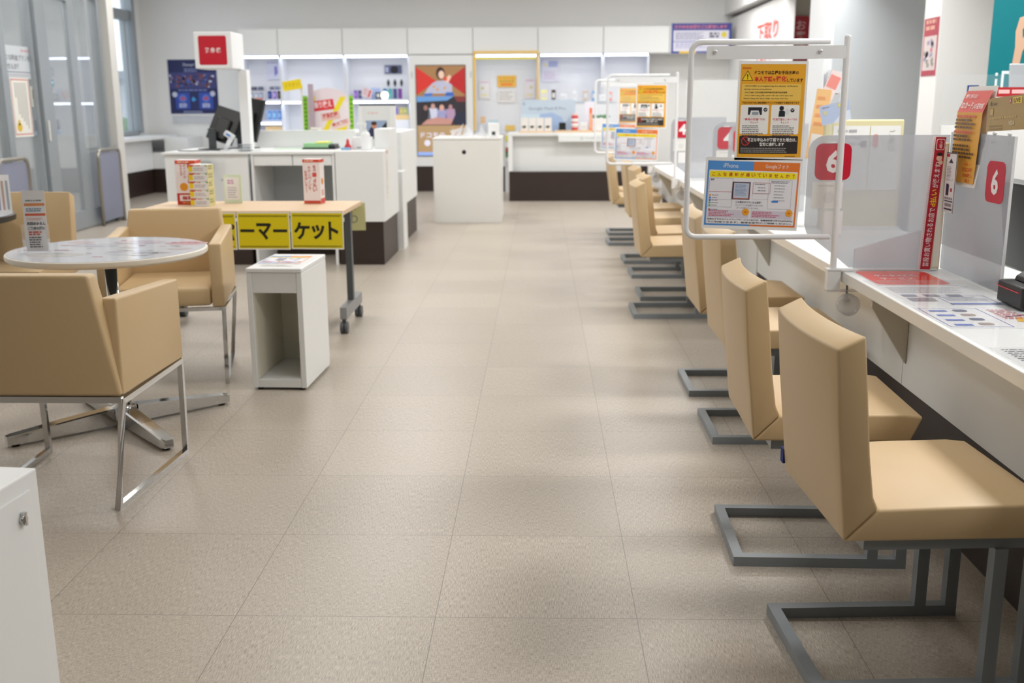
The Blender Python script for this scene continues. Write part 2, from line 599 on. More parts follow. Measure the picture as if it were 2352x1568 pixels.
# dropped soffit over the staff side, its far end wall and the side walls behind the counter
struct(G().box(2.75, 4.6, 1.0, 16.3, 2.56, 2.76, WALL).build('trim_2'))
struct(G().box(2.84, 2.94, 12.6, 16.3, 0, 2.5, WALL).build('wall_staff_side'))
struct(G().box(2.62, 2.70, 10.02, 10.6, 0, 3.0, mat('white_jamb', (228, 231, 234), 0.5)).box(2.70, 4.6, 10.0, 10.12, 0, 3.0, GREYW).build('wall_staff_back'))
struct(G().box(2.93, 3.36, 8.0, 8.34, 0, 2.76, WALL).build('column'))
struct(G().box(3.36, 4.6, 6.0, 6.1, 0, 2.76, WALL).build('wall_staff_front'))
struct(G().box(3.0, 4.6, 13.2, 13.3, 0, 2.56, mat('beige_wall', (190, 182, 168), 0.8)).build('wall_staff_passage'))

# ---------------------------------------------------------------- customer chairs along the counter
def chair_profile():
    return None
def make_counter_chair(label, with_tag, loc, rz, group=None):
    t = thing('cantilever_chair', label, 'chair', loc, rz, group)
    hw = 0.222
    # seat (mitred into the backrest along the lower rear corner)
    g = G()
    g.prism([(0.035, 0.385), (0.105, 0.457), (0.30, 0.462), (0.44, 0.464), (0.492, 0.458), (0.462, 0.386)], 1, -hw, hw, TAN, 0.007, 3)
    g.build('seat', parent=t, smooth=True)
    # backrest, hollowed slightly towards the sitter
    def bend(i, k, c):
        d = 1 - (2 * k - 1) ** 2
        z = c[2]
        c[0] -= 0.02 * d * max(0.0, min(1.0, (z - 0.46) / 0.3))
        return c
    g = G()
    g.prism([(0.034, 0.386), (0.022, 0.50), (0.006, 0.65), (-0.006, 0.806), (0.052, 0.834), (0.064, 0.72), (0.078, 0.58), (0.092, 0.485), (0.104, 0.458)], 1, -hw, hw, TAN, 0.006, 3, steps=10, bend=bend)
    g.build('backrest', parent=t, smooth=True)
    g = G()
    g.box(0.09, 0.45, -0.19, 0.19, 0.352, 0.384, STEEL)
    g.build('seat_plate', parent=t)
    g = G()
    r = 0.0145
    g.tube([(0.485, -0.185, r), (r, -0.185, r), (r, 0.185, r), (0.485, 0.185, r)], r, STEEL, sq=True)
    g.build('base_frame', parent=t)
    for y in (-0.185, 0.185):
        for x in (0.39, 0.47):
            G().box(x - r, x + r, y - r, y + r, 0.028, 0.353, STEEL).build('post', parent=t)
    if with_tag:
        G().box(0.027, 0.039, hw - 0.003, hw + 0.02, 0.405, 0.443, NAVY).build('tag', parent=t)
    return t
chairs = [
    (0.600, 2.29, 3, 'tan leather cantilever chair nearest the camera, at the counter below the card reader', True),
    (0.560, 2.97, -1.4, 'tan leather cantilever chair second along the counter, just behind the nearest one', False),
    (0.670, 4.06, 0, 'tan leather cantilever chair right behind the big hanging acrylic screen', False),
    (0.672, 4.73, 0, 'tan leather cantilever chair fourth along the counter, seen past the lower screen edge', False),
    (0.575, 6.46, 0, 'tan leather cantilever chair with back pulled furthest into the aisle, fifth along the counter', False),
    (0.670, 7.05, 0, 'tan leather cantilever chair tucked close behind the fifth counter chair', False),
    (0.690, 7.96, 0, 'tan leather cantilever chair seventh along the counter, under the middle acrylic screen', False),
    (0.690, 8.68, 0, 'tan leather cantilever chair eighth along the counter, mostly behind the seventh', False),
    (0.630, 9.80, 0, 'tan leather cantilever chair below the lower left corner of the middle screen', False),
    (0.680, 10.55, 0, 'tan leather cantilever chair farthest away along the counter', False),
]
c0 = make_counter_chair(chairs[0][3], False, (chairs[0][0], chairs[0][1], 0), math.radians(chairs[0][2]), 'cantilever chairs along the counter')
for x, y, a, lb, tg in chairs[1:]:
    dup(c0, (x, y, 0), math.radians(a), lb)
G().box(0.027, 0.039, 0.219, 0.242, 0.405, 0.443, NAVY).build('tag', parent=c0)
tag(list(c0.children)[-1], 'navy blue fabric tag')
make_counter_chair('tan leather cantilever chair behind the dark table at the left edge', True, (-2.82, 5.74, 0), math.radians(-90), 'cantilever chairs along the counter')

# ---------------------------------------------------------------- reception counter
t = thing('reception_counter', 'long white reception counter with dark plinth along the right side', 'counter', (0, 0, 0))
G().box(1.09, 1.72, 1.15, 10.75, 0.660, 0.70, WHITE, 0.003).build('countertop', parent=t)
g = G()
for y0, y1 in ((1.15, 3.47), (3.474, 5.9), (6.55, 8.6), (8.604, 10.7)):
    g.box(1.24, 1.27, y0, y1, 0.35, 0.66, WHITE, 0.001)
g.build('front_panel', parent=t)
G().box(1.235, 1.275, 5.903, 6.547, 0.0, 0.66, WHITE, 0.001).build('pedestal_panel', parent=t)
G().box(1.245, 1.68, 1.15, 5.9, 0.0, 0.349, DARKW).box(1.245, 1.68, 6.55, 10.7, 0.0, 0.349, DARKW).build('plinth', parent=t)
for y in (1.75, 3.45, 5.6, 7.9, 9.9):
    G().prism([(1.112, 0.655), (1.112, 0.625), (1.238, 0.43), (1.238, 0.655)], 1, y - 0.009, y + 0.009, mat('beige_bracket', (205, 199, 186), 0.5)).build('bracket', parent=t)

# divider boards with the booth numbers
def number_board(x, y, n, label, front=True):
    t = thing('booth_divider', label, 'divider', (0, y, 0), 0, 'frosted divider boards on the counter')
    P = [(x + 0.17, 0.703), (1.46, 0.703), (1.46, 1.18), (x + 0.06, 1.18)]
    P += [(x + 0.06 * (1 - math.sin(a)), 1.12 + 0.06 * math.cos(a)) for a in [PI / 2 * k / 6 for k in range(1, 7)]]
    P += [(x, 0.86), (x + 0.01, 0.83), (x + 0.06, 0.79), (x + 0.12, 0.745)]
    g = G()
    g.prism(P, 1, 0, 0.008, FROST)
    g.build('board', parent=t)
    s = Sheet(0.128, 0.130, (202, 24, 52), 0.001, r=0.025, rough=0.3)
    s.text(n, 0.064, 0.025, 0.081, (250, 248, 248), 2, bold=0.035, al='c')
    s.build('number_plate', parent=t, loc=(x + 0.025, -0.0015, 1.022))
    G().box(x + 0.06, x + 0.095, -0.006, -0.001, 1.152, 1.158, WHITE).build('clip', parent=t)
    s = Sheet(0.11, 0.095, (240, 240, 236), 0.0008)
    s.lines(0.02, 0.08, 0.07, 1, 0.01, 0.004, (214, 214, 212))
    s.disc(0.06, 0.04, 0.02, (226, 228, 226), 2)
    s.build('back_note', parent=t, loc=(x + 0.02, -0.0015, 0.92))
    s = Sheet(0.075, 0.085, (243, 243, 243), 0.0008)
    s.build('lower_note', parent=t, loc=(x + 0.06, -0.0015, 0.826))
    return t
number_board(0.962, 3.80, '6', 'frosted divider board with red number 6 facing the room, behind the large screen')
number_board(1.03, 5.80, '5', 'frosted divider board with red number 5, half hidden behind the yellow notice')
number_board(1.03, 6.32, '4', 'frosted divider board with red number 4, seen through the large screen next to the 5')
number_board(1.03, 8.36, '4', 'frosted divider board with red number 4, beside the pole of the middle screen')
# side panel of booth 6
t = thing('side_panel', 'tall frosted panel with a red number 6 facing the aisle, on the counter', 'divider', (1.46, 3.29, 0.70))
g = G()
g.box(0, 0.008, 0, 0.505, 0.003, 0.49, FROST)
g.build('board', parent=t)
G().box(0, 0.008, -0.004, 0, 0.003, 0.49, mat('panel_edge', (232, 234, 236), 0.2)).build('edge_strip', parent=t)
s = Sheet(0.136, 0.132, (202, 24, 52), 0.001, r=0.025, rough=0.3)
s.text('6', 0.068, 0.025, 0.083, (250, 248, 248), 2, bold=0.035, al='c')
s.build('number_plate', parent=t, loc=(-0.002, 0.172, 0.277), rz=-PI / 2)
# low white leaflet divider
t = thing('leaflet_divider', 'low white acrylic divider with slanted top on the counter before the red banner', 'divider', (0, 3.765, 0.7025))
G().prism([(1.14, 0), (1.412, 0), (1.412, 0.155), (1.14, 0.074)], 1, 0, 0.012, MILKY).build('plate', parent=t)
G().box(1.14, 1.43, -0.025, 0.0, 0, 0.006, WHITE).build('foot', parent=t)
# red spine banner leaning in the corner
s = Sheet(0.046, 0.475, (246, 240, 242), 0.003)
s.rect(0.010, 0.004, 0.036, 0.468, (186, 22, 46), 1)
s.text('普段お買い物されるお店で', 0.038, 0.015, 0.022, (252, 240, 240), 3, wd=0.21, bold=0.012, rot=PI / 2)
s.text('d払い', 0.038, 0.229, 0.022, (252, 214, 40), 3, wd=0.062, bold=0.02, rot=PI / 2)
s.text('が使えます!', 0.038, 0.296, 0.021, (252, 240, 240), 3, wd=0.09, bold=0.012, rot=PI / 2)
s.disc(0.030, 0.40, 0.010, (236, 200, 172), 2)
s.disc(0.030, 0.413, 0.010, (30, 22, 20), 3, ry=0.006)
s.disc(0.036, 0.385, 0.008, (236, 200, 172), 2)
s.rect(0.014, 0.428, 0.030, 0.038, (250, 240, 240), 2, r=0.006)
s.rect(0.016, 0.430, 0.026, 0.034, (190, 24, 48), 3, r=0.005)
s.text('d払い', 0.035, 0.434, 0.011, (252, 240, 240), 4, wd=0.026, bold=0.02, rot=PI / 2)
for k in range(58):
    s.disc(0.006, 0.008 + k * 0.008, 0.0015, (216, 120, 150), 2, n=8)
o = s.build('payment_banner', loc=(1.357, 3.735, 0.7035), ry=math.radians(2.2))
tag(o, 'narrow red upright banner with white and yellow lettering in the counter corner', 'banner')
t = thing('document_file', 'cream coloured file standing upright behind the red banner', 'file', (1.422, 3.748, 0.7035))
G().box(-0.012, 0.018, 0.0, 0.028, 0, 0.45, mat('cream_paper', (232, 214, 176), 0.6), 0.002).build('cover', parent=t)
G().box(-0.008, 0.014, -0.001, 0.0, 0.01, 0.44, mat('paper_edge', (244, 238, 222), 0.7)).build('pages', parent=t)

# hanging acrylic screens with their posters
def yellow_poster(hi=True):
    s = Sheet(0.240, 0.338, (246, 246, 244), 0.0012)
    s.rect(0.008, 0.010, 0.224, 0.318, (238, 172, 36), 1)
    s.text('docomo', 0.014, 0.312, 0.007, (214, 60, 40), 3, wd=0.030, bold=0.02)
    s.face([(0.012, 0.272), (0.052, 0.272), (0.032, 0.307)], (40, 34, 20), 2)
    s.face([(0.0155, 0.274), (0.0485, 0.274), (0.032, 0.3032)], (248, 214, 30), 3)
    s.text('!', 0.032, 0.277, 0.018, (30, 26, 20), 4, bold=0.03, al='c')
    s.text('ドコモでは各種お手続き時の', 0.056, 0.293, 0.013, (44, 34, 20), 3, wd=0.152, bold=0.022)
    s.text('本人確認', 0.056, 0.269, 0.018, (216, 46, 44), 3, wd=0.062, bold=0.03)
    s.text('を', 0.1195, 0.270, 0.011, (216, 46, 44), 3, bold=0.02)
    s.text('強化', 0.131, 0.269, 0.020, (216, 46, 44), 3, wd=0.036, bold=0.03)
    s.text('しています', 0.169, 0.268, 0.012, (44, 34, 20), 3, wd=0.055, bold=0.022)
    s.rect(0.014, 0.205, 0.206, 0.056, (242, 200, 92), 2, r=0.004)
    if hi:
        for k, tx in enumerate(('· DOCOMO is strengthening the identity verification', '  during various procedures.', '· DOCOMO 正在加强各种手续中的身份验证程序', '· DOCOMO đang đẩy mạnh việc xác minh danh tính', '  khách hàng khi thực hiện các loại thủ tục.')):
            n = len(tx.strip())
            s.text(tx.strip(), 0.022, 0.2505 - k * 0.0105, 0.0062, (70, 54, 26), 3, wd=min(0.185, 0.0037 * n if k != 2 else 0.15), bold=0.012)
        s.text('下記の方法で本人確認書類のチェックを実施する場合があります', 0.018, 0.194, 0.0072, (44, 34, 20), 3, wd=0.198, bold=0.01)
    for x, a, b in ((0.014, '“専用の機器”での', 'チェック'), (0.120, '“契約審査センター”での', 'チェック')):
        s.rect(x, 0.090, 0.098, 0.100, (248, 248, 246), 2, r=0.005)
        s.text(a, x + 0.049, 0.1365, 0.0085, (206, 40, 70), 3, wd=0.074 if x < .1 else 0.086, bold=0.015, al='c')
        s.text(b, x + 0.049, 0.1265, 0.007, (206, 40, 70), 3, wd=0.028, bold=0.015, al='c')
        s.lines(x + 0.008, 0.117, 0.076, 6, 0.0066, 0.0028, (92, 90, 90), jit=0.3)
    s.rect(0.040, 0.156, 0.048, 0.026, (34, 34, 46), 3)
    s.face([(0.044, 0.150), (0.084, 0.150), (0.076, 0.171), (0.050, 0.171)], (238, 240, 242), 4)
    s.rect(0.054, 0.156, 0.022, 0.011, (150, 160, 170), 5)
    s.disc(0.100, 0.174, 0.007, (34, 34, 40), 3)
    s.disc(0.156, 0.179, 0.008, (28, 30, 44), 3)
    s.face([(0.146, 0.150), (0.168, 0.150), (0.170, 0.166), (0.164, 0.171), (0.148, 0.171)], (28, 30, 44), 3)
    s.rect(0.170, 0.158, 0.014, 0.018, (232, 234, 238), 4, rot=-0.3)
    s.disc(0.194, 0.172, 0.007, (34, 34, 40), 3)
    for x in (0.100, 0.194):
        s.rect(x - 0.004, 0.1725, 0.004, 0.0016, (246, 246, 246), 4, rot=-0.8)
        s.rect(x - 0.002, 0.173, 0.007, 0.0016, (246, 246, 246), 4, rot=0.9)
    s.rect(0.014, 0.022, 0.205, 0.062, (42, 36, 34), 2, r=0.004)
    s.disc(0.036, 0.066, 0.0155, (206, 56, 56), 3)
    s.disc(0.036, 0.066, 0.0125, (42, 36, 34), 4)
    s.rect(0.0235, 0.0647, 0.025, 0.003, (206, 56, 56), 5, rot=-0.8)
    s.text('不正な申込みが確認できた場合は、', 0.042, 0.064, 0.0135, (246, 244, 240), 6, wd=0.172, bold=0.02)
    s.text('警察に通報します', 0.085, 0.049, 0.012, (246, 244, 240), 6, wd=0.086, bold=0.02)
    s.lines(0.020, 0.040, 0.19, 3, 0.0065, 0.0026, (176, 172, 168), jit=0.2)
    s.lines(0.176, 0.0125, 0.045, 1, 0.005, 0.002, (110, 76, 20))
    return s
def backup_poster():
    W_, H_ = 0.340, 0.252
    s = Sheet(W_, H_, (246, 247, 248), 0.0012)
    s.rect(0.008, 0.012, 0.162, 0.228, (84, 150, 222), 1)
    s.rect(0.170, 0.012, 0.162, 0.228, (232, 124, 46), 1)
    s.text('iPhone', 0.089, 0.2165, 0.016, (244, 248, 252), 3, wd=0.052, al='c')
    s.text('Googleフォト', 0.252, 0.2150, 0.018, (252, 244, 236), 3, wd=0.082, al='c')
    s.rect(0.014, 0.018, 0.312, 0.190, (238, 239, 246), 2, r=0.004)
    s.rect(0.017, 0.182, 0.306, 0.022, (250, 232, 20), 3, r=0.003)
    for k, ch in enumerate('こんな通知が届いていませんか？'):
        s.text(ch, 0.030 + k * 0.0201, 0.187, 0.0125 if ch not in 'こん' else 0.011, (196, 50, 40), 4, bold=0.02, al='c')
    s.frame(0.017, 0.077, 0.084, 0.102, 0.0008, (130, 140, 170), 3)
    s.text('設定', 0.022, 0.171, 0.006, (60, 64, 90), 4, bold=0.02)
    s.rect(0.018, 0.131, 0.082, 0.0012, (200, 70, 90), 4)
    s.rect(0.018, 0.104, 0.082, 0.0008, (190, 194, 210), 4)
    for k, c in enumerate(((240, 160, 60), (40, 120, 220), (40, 110, 210), (70, 190, 120), (70, 190, 110), (210, 60, 90))):
        s.rect(0.020, 0.116 - k * 0.009 - (0.006 if k == 5 else 0), 0.006, 0.006, c, 4, r=0.0015)
        s.lines(0.029, 0.118 - k * 0.009 - (0.006 if k == 5 else 0), 0.024, 1, 0.01, 0.0022, (130, 134, 150))
    s.rect(0.099, 0.106, 0.064, 0.062, (70, 52, 72), 4)
    s.rect(0.104, 0.109, 0.055, 0.055, (236, 130, 90), 5)
    s.rect(0.105, 0.111, 0.053, 0.053, (196, 206, 226), 6)
    s.lines(0.110, 0.156, 0.043, 8, 0.005, 0.002, (120, 150, 190), 7)
    s.frame(0.172, 0.129, 0.062, 0.038, 0.001, (190, 70, 80), 4)
    s.frame(0.172, 0.108, 0.056, 0.02, 0.0006, (170, 172, 186), 3)
    s.frame(0.228, 0.075, 0.082, 0.104, 0.0008, (150, 154, 180), 3)
    s.lines(0.178, 0.160, 0.05, 1, 0.005, 0.0025, (90, 90, 110))
    s.lines(0.190, 0.148, 0.03, 2, 0.010, 0.0025, (120, 120, 130))
    s.lines(0.236, 0.172, 0.066, 2, 0.005, 0.0022, (90, 90, 110))
    s.lines(0.248, 0.157, 0.04, 6, 0.0105, 0.0024, (130, 132, 150))
    s.rect(0.242, 0.099, 0.023, 0.006, (60, 130, 220), 5, r=0.001)
    s.text('この表示がでていたら危険！', 0.115, 0.0925, 0.008, (66, 66, 96), 4, wd=0.092, bold=0.015)
    s.text('バックアップが出来ていないので', 0.114, 0.0825, 0.007, (130, 130, 160), 4, wd=0.098, bold=0.004)
    s.text('データが消えてしまうかも…', 0.120, 0.0725, 0.007, (130, 130, 160), 4, wd=0.082, bold=0.004)
    for x in (0.018, 0.172):
        s.rect(x, 0.040, 0.146, 0.028, (216, 212, 228), 3)
        s.lines(x + 0.004, 0.062, 0.12, 4, 0.0055, 0.0028, (206, 70, 110), 4, jit=0.5)
        s.disc(x + 0.135, 0.062, 0.0115, (242, 168, 40), 5, n=32, star=0.2)
        s.text('危険', x + 0.135, 0.0595, 0.0052, (206, 60, 30), 6, bold=0.03, al='c')
    s.text('当店おすすめのバックアップサービスであれば、容量無制限で月額330円(税込)', 0.018, 0.0305, 0.0065, (70, 74, 90), 4, wd=0.304, bold=0.02)
    s.text('でご利用できます。是非お気軽にご相談ください。', 0.018, 0.0212, 0.0062, (70, 74, 90), 4, wd=0.300, bold=0.02)
    return s
def hang_screen(x, y, label):
    """x,y: foot of the pole at the counter edge"""
    t = thing('acrylic_screen', label, 'screen', (x, y, 0.70), 0, 'hanging acrylic screens on poles')
    L_, B, T = -0.535, 0.125, 0.800
    G().box(L_ + 0.012, -0.014, -0.0025, 0.0025, B + 0.012, T - 0.012, CLEAR).build('pane', parent=t)
    g = G()
    R = 0.035
    pts = [(-0.06, 0, T)]
    for cx, cz, a0 in ((L_ + R, T - R, 90), (L_ + R, B + R, 180)):
        for k in range(7):
            a = math.radians(a0 + 15 * k)
            pts.append((cx + R * math.cos(a), 0, cz + R * math.sin(a)))
    pts.append((-0.02, 0, B))
    g.tube(pts, 0.010, WHITE_P)
    g.build('frame', parent=t)
    G().tube([(0, 0, -0.004), (0, 0, 0.815)], 0.0115, WHITE_P, n=16).lathe([(0.0115, 0.815), (0.009, 0.82), (0.003, 0.822)], m=WHITE_P, n=16).build('pole', parent=t, smooth=True)
    s = Sheet(0.478, 0.044, WHITE_P, 0.004, r=0.008)
    s.build('top_bar', parent=t, loc=(-0.484, -0.0135, 0.742))
    for xx in (-0.455, -0.095):
        G().cyl((xx, -0.02, 0.768), (xx, -0.0135, 0.768), 0.0072, m=WHITE_P).lathe([(0.0072, 0), (0.005, 0.004), (0.001, 0.005)], (xx, -0.02, 0.768), WHITE_P, 14).build('screw_cap', parent=t)
    g = G()
    g.box(-0.024, 0.0285, -0.02, 0.02, 0.004, 0.010, WHITE_P, 0.001)
    g.box(-0.022, 0.024, -0.018, 0.018, -0.068, 0.004, WHITE_P, 0.002)
    g.box(0.024, 0.09, -0.018, 0.018, 0.0005, 0.008, WHITE_P, 0.001)
    g.box(-0.022, 0.092, -0.016, 0.016, -0.074, -0.068, FROSTL, 0.001)
    g.build('clamp', parent=t)
    G().lathe([(0.034, -0.01), (0.04, 0.0), (0.04, 0.022), (0.037, 0.022), (0.035, 0.0)], m=MILKY, n=28).build('knob', parent=t, loc=(0.055, -0.018, -0.118), rot=(PI / 2, 0, 0), smooth=True)
    G().cyl((0.055, 0, -0.118), (0.055, 0, -0.045), 0.004, m=STEEL).box(0.043, 0.067, -0.003, 0.003, -0.112, -0.104, STEEL).build('clamp_screw', parent=t)
    return t
scr = hang_screen(1.058, 3.74, 'large white framed acrylic screen hanging nearest, beside the red number 6')
yp, bp = yellow_poster(), backup_poster()
o1 = yp.build('identity_check_poster', loc=(1.058 - 0.373, 3.7345, 1.098), ry=0.008)
o2 = bp.build('backup_poster', loc=(1.058 - 0.480, 3.7345, 0.858), ry=0.035)
tag(o1, 'yellow identity check poster with warning triangle on the largest hanging screen', 'poster', 'yellow identity check posters')
tag(o2, 'blue and orange backup poster with yellow headline on the largest hanging screen', 'poster', 'blue and orange backup posters')
for (x, y, a, b, c, dx) in (
    (1.058, 8.28, 'white framed acrylic screen hanging in the middle distance beside the second number 4', 'yellow identity check poster on the middle hanging screen', 'blue and orange backup poster on the middle hanging screen', 0.0),
    (1.058, 10.12, 'white framed acrylic screen farthest away, half behind the middle screen', 'yellow identity check poster on the farthest screen, left of the middle one', 'backup poster on the farthest screen, mostly hidden by the middle screen', 0.0)):
    dup(scr, (x, y, 0.70), 0, a)
    for o, du, dz, lb in ((o1, -0.318, 1.098, b), (o2, -0.482, 0.858, c)):
        n = o.copy()
        COL.objects.link(n)
        n.location = (x + du + dx, y - 0.0055, dz)
        n['label'] = lb

# printed sheets under the clear desk cover
def counter_sheet(name, label, wd, h, loc, fn, rz=0.0, col=(244, 246, 248)):
    s = Sheet(wd, h, col, 0.0006, rough=0.12)
    fn(s)
    o = s.build(name, loc=loc, rz=rz, rx=-PI / 2)
    return tag(o, label, 'sheet')
def f_red(s):
    s.rect(0.004, 0.01, s.w - 0.02, s.h - 0.03, (236, 84, 70), 1, r=0.03)
    s.text('ケータイ補償', 0.045, 0.17, 0.04, (252, 236, 230), 3, wd=0.15, bold=0.03)
    s.text('サービス', 0.045, 0.11, 0.04, (252, 236, 230), 3, wd=0.12, bold=0.03)
    s.lines(0.02, 0.085, 0.2, 4, 0.016, 0.005, (250, 200, 190))
counter_sheet('red_card_sheet', 'red printed card lying on the counter beside the red banner', 0.265, 0.315, (1.125, 3.435, 0.7012), lambda s: f_red(s), rz=0)
def f_info(s):
    s.lines(0.015, s.h - 0.03, s.w - 0.05, 7, 0.016, 0.004, (150, 150, 166))
    for k in range(3):
        s.rect(0.02 + k * 0.07, s.h - 0.19, 0.045, 0.035, (130, 136, 160), 2)
    s.rect(0.02, 0.08, 0.08, 0.06, (150, 150, 160), 2)
    s.rect(0.12, 0.03, 0.15, 0.02, (90, 124, 200), 2)
    s.frame(0.12, 0.02, s.w - 0.14, 0.16, 0.002, (90, 120, 200), 2)
    s.lines(0.13, 0.15, 0.13, 5, 0.016, 0.004, (140, 150, 190), 3)
counter_sheet('price_sheet', 'white sheet with small grey and blue tables on the counter, before the red card', 0.29, 0.35, (1.12, 3.07, 0.7006), f_info)
def f_blue(s):
    s.frame(0.01, 0.02, 0.17, s.h - 0.04, 0.002, (80, 110, 200), 2)
    for k in range(4):
        s.rect(0.03, s.h - 0.07 - k * 0.065, 0.05, 0.022, (86, 116, 205), 2)
        s.rect(0.10, s.h - 0.07 - k * 0.062, 0.04, 0.03, (170, 150, 140) if k % 2 else (70, 80, 120), 2, r=0.01)
    s.lines(0.20, s.h - 0.05, 0.08, 8, 0.018, 0.006, (206, 70, 90), 3)
    s.face([(0.22, 0.09), (0.31, 0.07), (0.31, 0.13), (0.24, 0.15)], (240, 190, 60), 2)
    s.rect(0.21, 0.17, 0.10, 0.008, (90, 30, 60), 2, rot=0.4)
counter_sheet('accessory_sheet', 'white sheet with blue framed accessory pictures on the counter front', 0.32, 0.30, (1.105, 2.76, 0.7006), f_blue)
def f_qr(s):
    s.lines(0.02, s.h - 0.03, 0.2, 10, 0.018, 0.005, (120, 118, 118))
    s.rect(0.03, 0.04, 0.09, 0.06, (244, 170, 150), 2)
counter_sheet('notice_sheet', 'white notice sheet at the near end of the counter', 0.30, 0.26, (1.115, 2.28, 0.7006), f_qr)
G().box(1.098, 1.44, 1.6, 3.52, 0.7032, 0.7047, CLEARM).build('desk_cover')
tag(bpy.data.objects['desk_cover'], 'clear plastic cover over printed sheets on the counter', 'cover')

# card reader, monitor on the staff side
t = thing('card_reader', 'black card reader with red line on the counter at the right edge', 'card reader', (1.39, 2.98, 0.705))
G().box(0, 0.16, 0, 0.17, 0, 0.066, BLACK, 0.008, 3).build('body', parent=t)
G().box(-0.0015, 0.05, 0.168, 0.172, 0.052, 0.054, mat('red_line', (220, 60, 70), 0.4)).box(-0.0025, 0.0, 0.02, 0.168, 0.047, 0.049, mat('red_line', (220, 60, 70), 0.4)).build('red_stripe', parent=t)
G().prism([(0.04, 0.067), (0.16, 0.067), (0.16, 0.155), (0.045, 0.08)], 1, 0.02, 0.15, BLACK, 0.003).build('slot_cover', parent=t)
t = thing('monitor', 'black monitor seen from its side behind the frosted panel', 'monitor', (1.60, 3.37, 0.7005))
G().box(-0.02, 0.035, -0.25, 0.23, 0.04, 0.34, BLACK, 0.01, 2, rot=Matrix.Rotation(math.radians(-9), 3, 'Y')).build('display', parent=t)
G().box(0.036, 0.05, -0.03, 0.03, 0.012, 0.2, BLACK).build('neck', parent=t)
G().box(-0.06, 0.10, -0.11, 0.11, 0.0, 0.012, BLACK, 0.003).build('foot', parent=t)

# SD card notice draped over the side panel
s = Sheet(0.236, 0.345, (246, 244, 240), 0.001)
s.rect(0.012, 0.250, 0.212, 0.078, (226, 76, 64), 1)
s.text('意外と知らない', 0.03, 0.300, 0.016, (252, 240, 236), 3, wd=0.10, bold=0.02)
s.text('「SDカード」', 0.02, 0.262, 0.026, (252, 240, 236), 3, wd=0.115, bold=0.025)
s.text('の豆知識', 0.140, 0.262, 0.020, (252, 240, 236), 3, wd=0.075, bold=0.02)
s.rect(0.012, 0.012, 0.212, 0.238, (236, 176, 64), 1)
for y0, n, c in ((0.232, 1, (214, 80, 50)), (0.219, 3, (96, 70, 34)), (0.178, 1, (214, 80, 50)), (0.165, 2, (96, 70, 34)), (0.132, 4, (96, 70, 34))):
    s.lines(0.022, y0, 0.19, n, 0.0125, 0.0075, c, 3, jit=0.35)
s.text('d払い！', 0.135, 0.070, 0.012, (206, 70, 40), 3, wd=0.055, bold=0.015)
s.text('10%OFF', 0.125, 0.050, 0.014, (206, 70, 40), 3, wd=0.078, bold=0.015)
s.text('分割購入', 0.130, 0.032, 0.013, (206, 70, 40), 3, wd=0.08, bold=0.015)
s.text('OK !!', 0.150, 0.015, 0.012, (206, 70, 40), 3, wd=0.04, bold=0.015)
for v in s.g.bm.verts:                      # paper bows back over the top of the panel
    k = max(0.0, v.co.z - 0.17) / 0.18
    v.co.y += 0.05 * k * k
    v.co.z -= 0.012 * k * k
o = s.build('memory_card_notice', loc=(1.449, 3.765, 1.012), rz=-PI / 2, rx=0, ry=0)
tag(o, 'red and yellow memory card notice hung over the frosted side panel', 'notice')
s = Sheet(0.072, 0.205, (246, 247, 248), 0.001)
s.frame(0.0, 0.0, 0.072, 0.205, 0.003, (70, 66, 92), 1)
s.rect(0.003, 0.0, 0.066, 0.2, (246, 247, 248), 2)
s.rect(0.003, 0.19, 0.02, 0.010, (200, 40, 60), 3)
s.face([(0.02, 0.170), (0.05, 0.170), (0.035, 0.186)], (50, 50, 74), 3)
s.lines(0.012, 0.155, 0.03, 8, 0.005, 0.002, (150, 150, 160), 3)
s.text('SDカード', 0.012, 0.108, 0.008, (110, 110, 130), 3, wd=0.045)
s.face([(0.014, 0.058), (0.034, 0.058), (0.034, 0.094), (0.028, 0.098), (0.014, 0.098)], (40, 40, 74), 3)
s.rect(0.044, 0.072, 0.012, 0.012, (176, 60, 60), 3)
for k in range(4): s.rect(0.010 + k * 0.014, 0.044, 0.010, 0.008, (130, 134, 150), 3)
s.rect(0.010, 0.036, 0.056, 0.005, (84, 90, 116), 3)
s.rect(0.014, 0.020, 0.046, 0.011, (150, 154, 164), 3)
s.rect(0.010, 0.008, 0.056, 0.006, (50, 56, 84), 3, r=0.002)
for v in s.g.bm.verts: v.co.x *= 1.3
o = s.build('product_card', loc=(1.425, 3.725, 0.918), rz=-PI / 2)
tag(o, 'narrow white card with a memory card picture, left of the yellow notice', 'card')
# gold card sign on clip stand
t = thing('card_sign', 'gold payment card sign held on clear clips above the frosted panel', 'sign', (1.458, 3.505, 1.195))
s = Sheet(0.36, 0.105, (176, 146, 74), 0.002, rough=0.3)
s.text('d', 0.022, 0.081, 0.013, (60, 50, 26), 3, bold=0.04)
s.text('CARD', 0.036, 0.081, 0.0085, (70, 58, 30), 3, wd=0.038, bold=0.005)
s.rect(0.022, 0.050, 0.026, 0.022, (206, 180, 110), 2, r=0.004)
s.frame(0.022, 0.050, 0.026, 0.022, 0.0012, (140, 112, 50), 3)
s.lines(0.024, 0.038, 0.2, 1, 0.01, 0.006, (196, 168, 96), 2)
s.lines(0.024, 0.014, 0.12, 2, 0.010, 0.004, (150, 122, 60), 2)
s.text('VISA', 0.165, 0.016, 0.013, (232, 222, 190), 3, wd=0.04, bold=0.02)
s.disc(0.165, 0.090, 0.008, (206, 60, 60), 2)
s.text('d', 0.165, 0.085, 0.010, (246, 236, 230), 3, bold=0.04, al='c')
s.rect(0.185, 0.080, 0.06, 0.02, (240, 206, 60), 2)
s.text('LIVE', 0.190, 0.083, 0.013, (40, 36, 20), 3, wd=0.045, bold=0.02)
